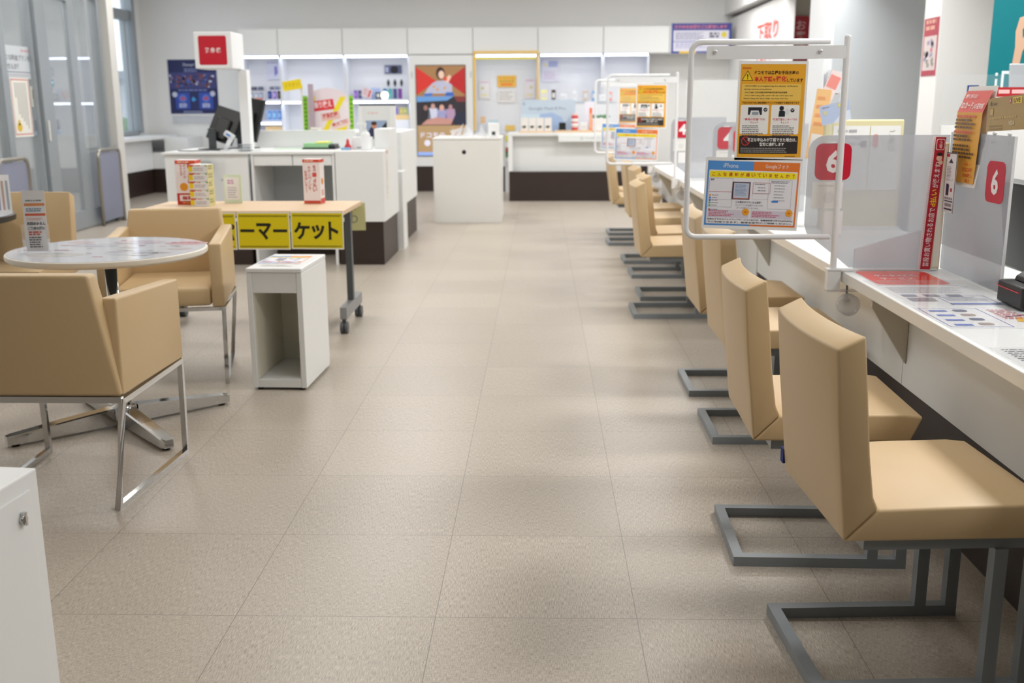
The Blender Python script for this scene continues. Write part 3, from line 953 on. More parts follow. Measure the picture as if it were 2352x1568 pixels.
s.build('card_board', parent=t, loc=(0, -0.005, 0.004), rz=-PI / 2, ry=math.radians(-3))
for y in (-0.06, -0.17):
    G().cyl((0.006, y, -0.03), (0.006, y, 0.012), 0.003, m=CLEAR).sphere((0.006, y, 0.0), 0.007, 0.007, 0.006, mat('clip_white', (240, 242, 244), 0.2), 12, 8).box(0.0, 0.012, y - 0.008, y + 0.008, -0.032, -0.024, CLEAR).build('clip', parent=t)

# ---------------------------------------------------------------- waiting area: armchairs, round table
def make_armchair(label, loc, rz):
    t = thing('armchair', label, 'armchair', loc, rz, 'tan leather armchairs at the round table')
    # front is +y
    g = G()
    g.prism([(-0.285, 0.385), (-0.225, 0.385), (-0.232, 0.60), (-0.265, 0.785), (-0.33, 0.785), (-0.312, 0.60)], 0, -0.277, 0.277, TAN, 0.012, 3, bend=lambda i, k, c: [c[0] * (1 - 0.19 * (c[2] - 0.385) / 0.4), c[1], c[2]])
    g.build('backrest', parent=t, smooth=True)
    for sx in (-1, 1):
        g = G()
        P = [(-0.27, 0.385), (0.285, 0.375), (0.292, 0.672), (-0.262, 0.702)]
        a, b = (0.222, 0.279) if sx > 0 else (-0.279, -0.222)
        g.prism(P, 0, a, b, TAN, 0.008, 3)
        g.build('armrest', parent=t, smooth=True)
    G().box(-0.221, 0.221, -0.224, 0.275, 0.378, 0.470, TAN, 0.022, 4).build('seat_cushion', parent=t, smooth=True)
    G().box(-0.275, 0.275, -0.285, -0.265, 0.362, 0.383, CHROME).box(-0.275, 0.275, 0.265, 0.285, 0.358, 0.374, CHROME).build('under_rail', parent=t)
    r = 0.0095
    for sx in (-1, 1):
        x = 0.272 * sx
        g = G()
        g.tube([(x, -0.27, 0.366), (x - 0.034 * sx, -0.292, r), (x - 0.006 * sx, 0.272, r), (x, 0.27, 0.366)], r, CHROME, sq=True, closed=True)
        g.build('leg_frame', parent=t)
    return t
make_armchair('tan leather armchair with its back to the camera at the round table', (-1.622, 3.462, 0), math.radians(-0.5))
make_armchair('tan leather armchair facing the camera across the round table', (-1.805, 4.96, 0), math.radians(190.9))

TC = (-1.735, 4.10)
t = thing('round_table', 'round white cafe table on a chrome four star base', 'table', (TC[0], TC[1], 0))
g = G()
g.lathe([(0.340, 0.703), (0.372, 0.708), (0.382, 0.716), (0.384, 0.726), (0.382, 0.733), (0.379, 0.735)], m=mat('cream_edge', (236, 231, 218), 0.35), n=72)
g.build('tabletop', parent=t, smooth=True)
g = G()
g.cyl((0, 0, 0.09), (0, 0, 0.69), 0.024, m=CHROME, n=28)
g.build('column', parent=t)
G().lathe([(0.20, 0.692), (0.20, 0.702)], m=DGREY, n=32).build('top_plate', parent=t)
G().lathe([(0.055, 0.03), (0.055, 0.075), (0.05, 0.085), (0.036, 0.088), (0.034, 0.098), (0.024, 0.10)], m=CHROME, n=36).build('hub', parent=t, smooth=True)
for a in (42, 132, 222, 312):
    g = G()
    ca, sa = math.cos(math.radians(a)), math.sin(math.radians(a))
    bm = g.bm
    prof = [(0.05, 0.032, 0.082), (0.25, 0.03, 0.066), (0.44, 0.026, 0.048), (0.462, 0.018, 0.045)]
    R = []
    for rr, hw, zt in prof:
        R.append([bm.verts.new((rr * ca - yy_ * sa, rr * sa + yy_ * ca, zz_)) for yy_, zz_ in ((-hw, 0.012), (hw, 0.012), (hw, zt - 0.004), (hw * 0.8, zt), (-hw * 0.8, zt), (-hw, zt - 0.004))])
    fs = [bm.faces.new(R[0]), bm.faces.new(R[-1][::-1])]
    for k in range(3):
        for i in range(6):
            fs.append(bm.faces.new((R[k][i], R[k + 1][i], R[k + 1][(i + 1) % 6], R[k][(i + 1) % 6])))
    g._tag(fs, CHROME)
    bmesh.ops.recalc_face_normals(bm, faces=fs)
    g.cyl((0.43 * ca, 0.43 * sa, 0), (0.43 * ca, 0.43 * sa, 0.014), 0.015, m=BLACK, n=12)
    g.build('base_arm', parent=t)
# printed menu sheet under the clear disc of the table
s = Sheet(0.01, 0.01, (246, 246, 250), 0.0004, rough=0.1)
s.g.bm.clear()
s.face([(0.374 * math.cos(2 * PI * k / 64), 0.374 * math.sin(2 * PI * k / 64)) for k in range(64)], (240, 240, 246), 0)
for (x, y, r, c) in ((0.26, 0.17, 0.09, (236, 180, 188)), (-0.29, -0.03, 0.045, (206, 110, 124)), (0.05, 0.2, 0.11, (228, 212, 222)), (-0.1, 0.1, 0.10, (226, 226, 236)), (0.15, -0.12, 0.12, (226, 228, 238)), (-0.14, -0.17, 0.11, (232, 226, 220)), (0.29, 0.0, 0.05, (232, 214, 214)), (-0.2, 0.2, 0.06, (238, 206, 206))):
    s.disc(x, y, r, c, 1, ry=r * 0.55)
for k in range(34):
    a, q = random.uniform(0, 6.28), 0.33 * math.sqrt(random.random())
    c = random.choice(((214, 96, 112), (188, 196, 214), (206, 190, 176), (160, 166, 186), (224, 170, 176), (200, 206, 190)))
    s.rect(q * math.cos(a) * 0.85 - 0.02, q * math.sin(a) * 0.85, random.uniform(.02, .08), random.uniform(.004, .018), c, 2)
s.text('おすすめ', 0.19, 0.17, 0.03, (220, 90, 110), 3, wd=0.12, bold=0.02)
o = s.build('table_print', loc=(TC[0], TC[1], 0.7358), rx=-PI / 2)
tag(o, 'round printed menu sheet in pale colours covering the round table', 'printed sheet')
G().lathe([(0.376, 0), (0.376, 0.0012)], m=CLEARM, n=72).build('table_cover', loc=(TC[0], TC[1], 0.7376))
tag(bpy.data.objects['table_cover'], 'clear glossy cover disc on top of the round table', 'cover')
t = thing('leaflet_holder', 'small clear acrylic leaflet holder standing on the round table', 'holder', (-1.962, 3.97, 0.739), math.radians(8))
G().box(-0.047, 0.047, -0.04, 0.04, 0, 0.003, CLEAR).build('base', parent=t)
G().box(-0.047, 0.047, -0.016, -0.014, 0.003, 0.11, CLEAR).box(-0.047, -0.045, -0.016, 0.016, 0.003, 0.11, CLEAR).box(0.045, 0.047, -0.016, 0.016, 0.003, 0.11, CLEAR).box(-0.047, 0.047, 0.014, 0.016, 0.003, 0.09, CLEAR).build('pocket', parent=t)
s = Sheet(0.084, 0.235, (238, 239, 242), 0.0012)
s.rect(0.006, 0.176, 0.076, 0.010, (226, 150, 96), 1)
s.text('お知らせ 料金', 0.012, 0.193, 0.007, (66, 66, 70), 3, wd=0.06, bold=0.02)
s.lines(0.012, 0.163, 0.06, 2, 0.008, 0.004, (120, 150, 180))
s.rect(0.006, 0.138, 0.076, 0.009, (220, 110, 84), 1)
s.lines(0.010, 0.128, 0.07, 2, 0.006, 0.002, (230, 160, 140))
s.text('次回おかえし', 0.010, 0.102, 0.012, (50, 46, 50), 3, wd=0.07, bold=0.03)
s.text('ご来店の際に', 0.012, 0.084, 0.012, (50, 46, 50), 3, wd=0.066, bold=0.03)
s.lines(0.014, 0.072, 0.055, 2, 0.009, 0.006, (214, 90, 70))
s.lines(0.014, 0.052, 0.055, 5, 0.009, 0.004, (70, 66, 66))
for v in s.g.bm.verts: v.co.y += 0.10 * (v.co.x - 0.044) * (v.co.x - 0.044) * 8
o = s.build('leaflet', loc=(-2.002, 3.965, 0.744), rz=math.radians(8), rx=math.radians(-2))
tag(o, 'white leaflet with orange bands in the clear holder on the round table', 'leaflet')

# dark table with leaflets at the far left, low cabinet in the front corner
t = thing('dark_table', 'round dark edged table at the far left holding leaflets', 'table', (-3.19, 5.25, 0))
G().lathe([(0.44, 0.712), (0.45, 0.716), (0.45, 0.742), (0.445, 0.745)], m=mat('dark_table_edge', (40, 38, 36), 0.4), n=64).build('tabletop', parent=t, smooth=True)
G().lathe([(0.437, 0.7452), (0.437, 0.7472)], m=mat('glass_top', (206, 214, 218), 0.1), n=64).build('glass_sheet', parent=t)
G().cyl((0, 0, 0.012), (0, 0, 0.712), 0.03, m=DGREY).build('column', parent=t)
G().lathe([(0.16, 0), (0.16, 0.012), (0.05, 0.022)], m=DGREY, n=40).build('base_disc', parent=t)
for k in range(4):
    s = Sheet(0.105, 0.20, (240, 240, 242), 0.004)
    s.rect(0.01, 0.02, 0.085, 0.15, ((190, 150, 160), (160, 160, 190), (200, 170, 160), (170, 180, 190))[k], 1)
    s.lines(0.015, 0.16, 0.07, 10, 0.014, 0.005, (110, 100, 110), 2)
    o = s.build('leaflet', loc=(-2.90 + 0.012 * k, 5.27 + 0.022 * k, 0.7475), rz=math.radians(30), ry=math.radians(0))
    tag(o, ('front', 'second', 'third', 'rear')[k] + ' leaflet of the fanned stack standing on the dark table', 'leaflet', 'leaflets on the dark table')
t = thing('low_cabinet', 'low white locked cabinet cut off by the lower left picture corner', 'cabinet', (-1.056, 2.03, 0), math.radians(-5.5))
G().box(-0.48, 0, -0.62, 0, 0, 0.56, WHITE, 0.004).build('body', parent=t)
G().box(0.0, 0.004, -0.60, -0.035, 0.03, 0.525, WHITE, 0.0015).build('door', parent=t)
G().cyl((0.004, -0.075, 0.475), (0.012, -0.075, 0.475), 0.010, m=CHROME).box(0.006, 0.016, -0.079, -0.072, 0.463, 0.492, CHROME, 0.001).build('lock', parent=t)

# white magazine stand with open front
t = thing('magazine_stand', 'slim white open-front stand before the folding table', 'stand', (-1.21, 4.62, 0), math.radians(-2.2))
g = G()
g.box(-0.128, -0.103, 0, 0.455, 0.012, 0.552, WHITE, 0.003)
g.box(0.103, 0.128, 0, 0.455, 0.012, 0.552, WHITE, 0.003)
g.box(-0.102, 0.102, 0.004, 0.45, 0.46, 0.5515, WHITE)
g.box(-0.102, 0.102, 0.43, 0.452, 0.012, 0.459, INTER)
g.box(-0.102, 0.102, 0.004, 0.429, 0.014, 0.05, WHITE)
g.build('body', parent=t)
G().box(-0.129, 0.129, -0.002, 0.457, 0.553, 0.574, WHITE, 0.005, 3).build('top_panel', parent=t)
G().box(-0.102, -0.099, 0.01, 0.428, 0.052, 0.458, INTER).box(0.099, 0.102, 0.01, 0.428, 0.052, 0.458, INTER).build('lining', parent=t)
for x in (-0.1, 0.1):
    for y in (0.03, 0.42):
        G().cyl((x, y, 0), (x, y, 0.013), 0.014, m=DGREY, n=12).build('foot', parent=t)
o = backup_poster()
for v in o.g.bm.verts: v.co.x *= 0.62; v.co.z *= 1.05
o = o.build('backup_notice', loc=(-1.325, 4.745, 0.5756), rz=math.radians(-2.2), rx=-PI / 2)
tag(o, 'blue and orange backup notice lying on top of the slim white stand', 'notice')
s = Sheet(0.15, 0.022, (236, 234, 222), 0.0006)
s.lines(0.01, 0.012, 0.12, 1, 0.01, 0.006, (120, 118, 110))
o = s.build('strip_label', loc=(-1.29, 4.685, 0.5756), rz=math.radians(-3), rx=-PI / 2)
tag(o, 'small paper strip on top of the slim white stand, nearest the front', 'label')

# folding table with yellow letter signs
t = thing('folding_table', 'oak-topped folding table on grey castered legs hung with yellow signs', 'table', (-1.70, 6.095, 0))
G().box(-0.60, 0.595, -0.305, 0.305, 0.687, 0.715, OAK, 0.004).build('tabletop', parent=t)
G().box(-0.54, 0.54, -0.02, 0.02, 0.645, 0.686, DGREY).build('crossbar', parent=t)
for x in (-0.545, 0.565):
    G().box(x - 0.018, x + 0.018, -0.024, 0.024, 0.155, 0.686, mat('grey_table_leg', (86, 92, 97), 0.4, 0.3)).build('leg', parent=t)
    G().box(x - 0.02, x + 0.02, -0.265, 0.265, 0.085, 0.155, mat('grey_table_foot', (142, 145, 147), 0.4, 0.3), 0.004).build('foot_bar', parent=t)
    for y in (-0.245, 0.245):
        c = G().cyl((x, y, 0.055), (x, y, 0.09), 0.012, m=DGREY, n=12)
        for dx in (-0.021, 0.003):
            c.cyl((x + dx, y, 0.034), (x + dx + 0.018, y, 0.034), 0.034, m=CASTER, n=24)
        c.box(x - 0.004, x + 0.005, y - 0.02, y + 0.02, 0.03, 0.06, CASTER)
        c.build('caster', parent=t)
YEL = (224, 204, 8)
def yellow_sign(txt, x, z, rot, label, tlist):
    s = Sheet(0.297, 0.210, (244, 244, 236), 0.0012)
    s.rect(0.005, 0.006, 0.287, 0.198, YEL, 1)
    for yy_ in (0.186, 0.014):
        s.rect(0.012, yy_ + 0.004, 0.273, 0.0022, (60, 56, 20), 2)
        for k in range(45):
            s.rect(0.013 + k * 0.006, yy_ - 0.004, 0.0025, 0.008, (96, 88, 20), 2, rot=-0.5)
    for ch, u, v, h, wd in tlist:
        if ch == 'ー': s.rect(u, v, wd, h, (24, 24, 16), 3)
        else: s.text(ch, u, v, h, (24, 24, 16), 3, wd=wd, bold=0.035)
    o = s.build('letter_sign', loc=(x, 5.7865, z), ry=rot)
    return tag(o, label, 'sign', 'yellow letter signs hanging from the folding table')
yellow_sign('', -2.312, 0.498, 0.0, 'yellow letter sign at the left table end, mostly behind the armchair', [('ド', 0.03, 0.05, 0.1, 0.07), ('コ', 0.12, 0.05, 0.09, 0.07), ('モ', 0.21, 0.05, 0.09, 0.07)])
yellow_sign('', -2.009, 0.497, 0.0, 'yellow letter sign ending in a black PA syllable at the armchair back', [('ス', 0.016, 0.05, 0.095, 0.08), ('ー', 0.106, 0.096, 0.014, 0.075), ('パ', 0.200, 0.05, 0.095, 0.088)])
yellow_sign('', -1.706, 0.499, 0.005, 'yellow letter sign showing a dash, one letter and a dash', [('ー', 0.016, 0.098, 0.016, 0.08), ('マ', 0.108, 0.054, 0.096, 0.085), ('ー', 0.202, 0.098, 0.016, 0.08)])
yellow_sign('', -1.403, 0.501, 0.01, 'yellow letter sign with three black katakana at the right table end', [('ケ', 0.016, 0.054, 0.098, 0.09), ('ッ', 0.116, 0.056, 0.082, 0.074), ('ト', 0.212, 0.054, 0.102, 0.056)])
s = Sheet(0.13, 0.17, (206, 206, 150), 0.001)
s.text('b', 0.04, 0.045, 0.075, (150, 156, 130), 2, bold=0.0)
o = s.build('back_note', loc=(-1.215, 6.403, 0.53), rz=0.15)
tag(o, 'pale yellow note with a grey letter b hanging behind the right table end', 'note')

# boxes on the folding table
def promo_box(label, loc, wd, h, rz, fn):
    t = thing('promotion_box', label, 'box', loc, rz, 'red and white promotion boxes')
    G().box(0, wd, 0.0016, wd * 0.8, 0, h, mat('box_white', (246, 240, 240), 0.5), 0.001).build('carton', parent=t)
    s = Sheet(wd, h, (246, 238, 240), 0.0012)
    fn(s)
    s.build('front_print', parent=t)
    s2 = Sheet(wd * 0.8, h, (240, 232, 232), 0.0012)
    s2.rect(0, h - 0.02, wd * 0.8, 0.02, (206, 70, 50), 1)
    s2.rect(0, 0, wd * 0.8, 0.03, (206, 60, 50), 1)
    s2.disc(wd * 0.4, h * 0.5, 0.02, (232, 150, 60), 2)
    s2.lines(0.02, h * 0.28, wd * 0.5, 3, 0.012, 0.006, (206, 80, 60), 2)
    s2.build('side_print', parent=t, loc=(wd + 0.0012, 0, 0), rz=PI / 2)
    return t
def f1(s):
    s.rect(0, s.h - 0.022, s.w, 0.022, (226, 86, 50), 1)
    s.lines(0.015, s.h - 0.014, s.w - 0.03, 1, 0.01, 0.007, (250, 220, 200), 2)
    s.rect(0.072, 0.215, 0.028, 0.028, (222, 92, 84), 1, r=0.006)
    s.vtext('d払い', 0.086, 0.206, 0.026, (196, 50, 56), 2, bold=0.02)
    s.vtext('ポイントが', 0.055, 0.238, 0.015, (210, 90, 84), 2, bold=0.01)
    s.vtext('もらえる', 0.034, 0.238, 0.015, (210, 90, 84), 2, bold=0.01)
    s.disc(0.045, 0.105, 0.024, (236, 156, 40), 2)
    s.rect(0, 0, s.w, 0.068, (200, 50, 48), 1)
    s.rect(0.016, 0.022, s.w - 0.02, 0.036, (248, 240, 238), 2)
    s.text('無料!', 0.03, 0.028, 0.024, (190, 46, 50), 3, wd=0.075, bold=0.03)
    s.lines(0.03, 0.008, 0.07, 1, 0.01, 0.006, (240, 170, 60), 3)
promo_box('red and white upright promotion box with an orange disc, left on the table', (-2.168, 6.17, 0.7155), 0.122, 0.262, 0.0, f1)
def f2(s):
    s.rect(0, s.h - 0.018, s.w, 0.018, (220, 80, 52), 1)
    s.lines(0.012, s.h - 0.012, s.w - 0.03, 1, 0.01, 0.006, (250, 220, 200), 2)
    s.rect(0.058, 0.158, 0.026, 0.026, (216, 84, 80), 1, r=0.005)
    s.vtext('d払い', 0.071, 0.150, 0.024, (196, 50, 56), 2, bold=0.02)
    s.vtext('毎月', 0.071, 0.228, 0.018, (206, 80, 80), 2, bold=0.01)
    s.vtext('キャンペーンを', 0.040, 0.222, 0.018, (206, 80, 80), 2, bold=0.01)
    s.vtext('お見逃しなく!', 0.018, 0.196, 0.017, (206, 80, 80), 2, bold=0.01)
    s.rect(0, 0, s.w, 0.018, (214, 80, 60), 1)
promo_box('red and white upright promotion box, right of the middle of the table', (-1.418, 6.22, 0.7155), 0.103, 0.262, math.radians(-6), f2)
for k in range(5):
    t = thing('tissue_pack', ('lowest', 'second lowest', 'middle', 'second highest', 'topmost')[k] + ' small yellow and white carton in the stack on the table', 'carton', (-2.052, 6.06, 0.7155 + k * 0.0485), math.radians(-3), 'stack of small cartons on the table')
    G().box(0, 0.112, 0.0016, 0.10, 0.0005, 0.0475, mat('carton_white', (236, 236, 234), 0.4), 0.001).build('carton', parent=t)
    s = Sheet(0.112, 0.047, (232, 232, 232), 0.0012)
    s.face([(0, 0.006), (0.024, 0.006), (0.024, 0.034), (0, 0.040)], (240, 206, 30), 1)
    s.face([(0.0, 0.047), (0.0, 0.040), (0.020, 0.036), (0.038, 0.043), (0.038, 0.047)], (214, 84, 40), 2)
    s.face([(0.094, 0.046), (0.11, 0.046), (0.11, 0.036)], (110, 170, 80), 2)
    s.lines(0.044, 0.040, 0.03, 1, 0.01, 0.005, (210, 110, 90), 2)
    s.lines(0.032, 0.024, 0.066, 2, 0.010, 0.005, (190, 180, 190), 2)
    s.build('front_print', parent=t)
    s = Sheet(0.098, 0.047, (216, 208, 150), 0.0012)
    s.lines(0.01, 0.034, 0.07, 2, 0.014, 0.008, (150, 150, 110), 2)
    s.build('side_print', parent=t, loc=(0.1132, 0, 0), rz=PI / 2)
s = Sheet(0.115, 0.17, (222, 240, 214), 0.004)
s.rect(0.01, 0.02, 0.09, 0.135, (244, 246, 246), 1)
s.lines(0.025, 0.13, 0.05, 2, 0.014, 0.009, (206, 150, 196), 2)
s.lines(0.025, 0.09, 0.06, 5, 0.014, 0.004, (150, 150, 180), 2)
o = s.build('green_stand_card', loc=(-1.915, 6.27, 0.7155), rz=math.radians(-8))
tag(o, 'pale green edged card standing behind the stack of small cartons', 'card')

# ---------------------------------------------------------------- ticket island in the middle of the shop
KY = 8.45
t = thing('ticket_counter', 'white ticket counter with dark plinth under the sign post', 'counter', (0, KY, 0))
G().box(-3.05, -2.37, 0, 0.85, 0.36, 0.90, WHITE, 0.004).build('body', parent=t)
G().box(-3.07, -2.36, -0.02, 0.86, 0.902, 0.922, WHITE, 0.003).build('countertop', parent=t)
G().box(-3.04, -2.38, 0.012, 0.84, 0, 0.36, DARKW).build('plinth', parent=t)
t = thing('acrylic_board', 'clear acrylic sign board with rounded top leaning on the ticket counter front', 'sign', (-2.95, KY - 0.03, 0.30))
s = Sheet(0.40, 0.58, CLEAR, 0.004, r=0.03)
s.rect(0.17, 0.49, 0.13, 0.065, (176, 182, 180), 1, r=0.03)
s.build('board', parent=t, rx=math.radians(0))
for u in (0.02, 0.37):
    G().cyl((u, -0.006, 0.40), (u, 0.0, 0.40), 0.007, m=CHROME, n=12).build('stud', parent=t)
t = thing('service_desk', 'white desk with two drawers and a knee recess between the island units', 'desk', (0, KY, 0))
G().box(-2.345, -1.665, -0.01, 0.85, 0.90, 0.922, WHITE, 0.002).build('desktop', parent=t)
for xa in (-2.345, -1.685):
    G().box(xa, xa + 0.02, 0, 0.84, 0, 0.899, WHITE).build('side_panel', parent=t)
G().box(-2.324, -1.686, 0.62, 0.64, 0.20, 0.80, GREYW).build('back_panel', parent=t)
G().box(-2.324, -1.686, 0.60, 0.82, 0.0, 0.20, DARKW).build('plinth', parent=t)
for x0, x1 in ((-2.322, -2.01), (-2.004, -1.688)):
    d = G().box(x0, x1, 0.004, 0.30, 0.812, 0.896, WHITE, 0.002).build('drawer', parent=t)
t = thing('island_cabinet', 'white cabinet with dark plinth at the aisle end of the island', 'cabinet', (0, KY, 0))
G().box(-1.66, -1.268, 0, 0.86, 0.355, 0.925, WHITE, 0.004).build('body', parent=t)
G().box(-1.65, -1.285, 0.012, 0.85, 0, 0.355, DARKW).build('plinth', parent=t)
t = thing('end_panel', 'tall white end panel with a paper strip at the island corner', 'panel', (0, 8.86, 0.9255))
G().box(-1.40, -1.268, 0, 0.42, 0, 0.165, WHITE, 0.003).build('panel', parent=t)
s = Sheet(0.12, 0.42, (238, 234, 226), 0.001)
s.rect(0.02, 0.375, 0.075, 0.03, (206, 160, 146), 1)
s.vtext('お客様窓口ご案内', 0.045, 0.33, 0.032, (176, 170, 156), 2)
o = s.build('strip_notice', loc=(-1.2665, 8.60, 0.52), rz=PI / 2)
tag(o, 'tall narrow paper strip on the aisle side of the island cabinet', 'notice')
t = thing('rear_partition', 'low white partition behind the service desk', 'partition', (0, 9.31, 0))
G().box(-2.50, -1.64, 0, 0.03, 0, 1.07, WHITE, 0.003).build('board', parent=t)
G().box(-2.52, -2.50, -0.01, 0.05, 0, 1.085, WHITE).build('edge', parent=t)
t = thing('rear_cabinet', 'white cabinet on dark plinth behind the island, next to the aisle', 'cabinet', (0, 9.75, 0))
G().box(-1.95, -1.29, 0, 1.15, 0.36, 1.04, WHITE, 0.004).build('body', parent=t)
G().box(-1.94, -1.30, 0.02, 1.13, 0, 0.36, DARKW).build('plinth', parent=t)

t = thing('sign_post', 'white post carrying a red ticket machine sign box', 'sign', (-2.44, 8.72, 0.922))
G().box(-0.035, 0.04, -0.04, 0.06, 0, 0.65, WHITE_P, 0.004).build('post', parent=t)
G().box(-0.08, 0.08, -0.10, 0.10, 0, 0.012, WHITE_P, 0.003).build('base_plate', parent=t)
b = G().box(-0.30, 0.0, -0.285, 0.06, 0.652, 0.935, WHITE_P, 0.01, 3).build('sign_box', parent=t)
s = Sheet(0.222, 0.222, (196, 24, 46), 0.002, r=0.014, rough=0.35)
s.text('発 券 機', 0.112, 0.092, 0.040, (246, 236, 236), 2, wd=0.128, bold=0.02, al='c')
s.build('sign_face', parent=b, loc=(-0.262, -0.2875, 0.682))

def kiosk_monitor(label, x, y, wd, h, tilt, rz, lean, z=0.923):
    t = thing('monitor', label, 'monitor', (x, y, z), rz)
    rot = Matrix.Rotation(lean, 3, 'Y') @ Matrix.Rotation(tilt, 3, 'X')
    G().box(-wd / 2, wd / 2, -0.018, 0.018, 0.07, 0.05 + h, BLACK, 0.006, 2, rot=rot, piv=(0, 0, 0)).build('display', parent=t)
    G().box(-wd / 4, wd / 4, -0.05, -0.0185, 0.09, 0.05 + h * 0.7, BLACK, 0.01, 2, rot=rot, piv=(0, 0, 0)).build('rear_housing', parent=t)
    G().box(-0.03, 0.03, -0.06, -0.03, 0.006, h * 0.55, DGREY, 0.003).build('stand', parent=t)
    G().box(-0.11, 0.11, -0.10, 0.08, 0, 0.008, DGREY, 0.002).build('foot', parent=t)
    return t
kiosk_monitor('black touch monitor tilted back on the ticket counter, left of the post', -2.79, 8.98, 0.24, 0.32, math.radians(-20), math.radians(-12), math.radians(17))
kiosk_monitor('taller black monitor standing edge-on behind the sign post', -2.585, 9.14, 0.21, 0.39, math.radians(-14), math.radians(-20), math.radians(9))
t = thing('barcode_scanner', 'white and blue handheld scanner in its stand beside the sign post', 'scanner', (-2.60, 8.62, 0.923))
G().cyl((0, 0, 0), (0, 0, 0.01), 0.04, m=mat('scanner_white', (226, 228, 232), 0.4)).build('base', parent=t)
G().cyl((0, 0, 0.008), (0.06, 0, 0.11), 0.016, 0.02, m=mat('scanner_white', (226, 228, 232), 0.4)).build('grip', parent=t)
G().box(0.0, 0.085, -0.025, 0.025, 0.105, 0.15, mat('scanner_white', (226, 228, 232), 0.4), 0.01, 3, rot=Matrix.Rotation(0.6, 3, 'Y')).box(0.02, 0.062, -0.027, 0.02, 0.12, 0.14, mat('scanner_blue', (80, 140, 210), 0.4), 0.004, 2, rot=Matrix.Rotation(0.6, 3, 'Y')).build('head', parent=t)
G().tube([(0, 0.03, 0.006), (-0.1, 0.06, 0.006), (-0.22, -0.08, 0.006), (-0.33, -0.04, 0.006), (-0.37, 0.02, 0.006)], 0.004, BLACK).build('cable', loc=(-2.62, 8.60, 0.9225))
tag(bpy.data.objects['cable'], 'thin black cable lying along the ticket counter front', 'cable')
t = thing('wire_basket', 'small grey wire basket on the ticket counter beside the post', 'basket', (-2.415, 8.56, 0.9225))
g = G()
for z in (0.004, 0.03, 0.055):
    g.tube([(-0.045, -0.035, z), (0.045, -0.035, z), (0.045, 0.035, z), (-0.045, 0.035, z)], 0.0022, STEEL, n=6, closed=True)
for k in range(9):
    for y in (-0.035, 0.035):
        g.tube([(-0.045 + k * 0.0112, y, 0.002), (-0.045 + k * 0.0112, y, 0.055)], 0.0016, STEEL, n=6)
g.build('wire', parent=t)
G().box(-0.044, 0.044, -0.034, 0.034, 0.001, 0.003, STEEL).build('bottom', parent=t)
# things on the service desk
s = Sheet(0.44, 0.30, (186, 216, 190), 0.002)
s.frame(0.01, 0.01, 0.42, 0.28, 0.004, (150, 190, 160), 1)
tag(s.build('desk_mat', loc=(-2.28, 8.86, 0.9235), rx=-PI / 2), 'pale green desk mat on the service desk', 'mat')
t = thing('form_tray', 'black tray with green and yellow forms on the service desk', 'tray', (-1.86, 9.0, 0.923))
G().box(-0.16, 0.12, -0.12, 0.12, 0, 0.012, BLACK).build('tray', parent=t)
G().box(-0.15, 0.06, -0.11, 0.11, 0.0125, 0.05, mat('form_green', (150, 200, 150), 0.6), 0.003).box(-0.05, 0.05, -0.112, 0.10, 0.0505, 0.06, mat('form_yellow', (224, 226, 110), 0.6)).build('form_pile', parent=t)
G().box(0.065, 0.115, -0.1, 0.1, 0.0125, 0.04, DGREY, 0.008).build('pen_case', parent=t)
t = thing('clip_stand', 'small red cone-shaped clip stand on the island cabinet', 'clip stand', (-1.60, 8.72, 0.9265))
G().lathe([(0.03, 0), (0.032, 0.02), (0.014, 0.05), (0.012, 0.075), (0.003, 0.09)], m=mat('clip_red', (200, 40, 50), 0.4), n=16).build('body', parent=t, smooth=True)
G().box(-0.05, 0.03, -0.06, -0.035, 0, 0.018, mat('eraser_blue', (120, 180, 220), 0.5), 0.003).build('base', parent=t)
t = thing('disinfectant_pump', 'white pump bottle on the island cabinet before the framed display', 'bottle', (-1.44, 8.66, 0.9265))
G().lathe([(0.036, 0), (0.038, 0.01), (0.038, 0.12), (0.03, 0.14), (0.014, 0.15), (0.014, 0.165)], m=mat('bottle_white', (240, 242, 244), 0.3), n=24).build('bottle', parent=t, smooth=True)
G().cyl((0, 0, 0.165), (0, 0, 0.20), 0.008, m=WHITE).box(-0.07, 0.012, -0.008, 0.008, 0.20, 0.214, WHITE, 0.003).build('pump_head', parent=t)
t = thing('tissue_box', 'white tissue box on the island cabinet', 'box', (-1.50, 8.80, 0.9265))
G().box(-0.07, 0.09, -0.055, 0.055, 0, 0.10, WHITE, 0.004).build('box', parent=t)
G().box(-0.03, 0.05, -0.0565, -0.055, 0.012, 0.018, DGREY).build('slot', parent=t)
t = thing('framed_display', 'white framed advertising display with a photo of a person, behind the island', 'display', (-1.60, 9.45, 0.95))
G().box(-0.03, 0.30, 0.0, 0.07, 0.0, 0.33, WHITE, 0.006).build('case', parent=t)
s = Sheet(0.25, 0.30, (226, 228, 228), 0.002)
s.rect(0.03, 0.02, 0.19, 0.16, (150, 170, 200), 1)
s.face([(0.03, 0.02), (0.10, 0.02), (0.13, 0.09), (0.09, 0.14), (0.06, 0.10)], (40, 44, 80), 2)
s.disc(0.105, 0.135, 0.025, (206, 140, 110), 3)
s.disc(0.105, 0.155, 0.026, (60, 36, 28), 4, ry=0.016)
s.face([(0.12, 0.02), (0.22, 0.02), (0.22, 0.17), (0.18, 0.13)], (24, 40, 40), 2)
s.lines(0.05, 0.24, 0.1, 1, 0.02, 0.012, (230, 190, 190), 2)
s.build('picture', parent=t, loc=(0.005, -0.0025, 0.02))
G().box(-0.02, 0.302, 0.0, 0.09, 0.33, 0.342, BLACK, 0.003).build('top_edge', parent=t)
G().box(-0.03, 0.3, 0.0, 0.07, -0.25, -0.001, WHITE).box(-0.1, 0.36, -0.08, 0.2, -0.95, -0.25, WHITE).build('stand', parent=t)

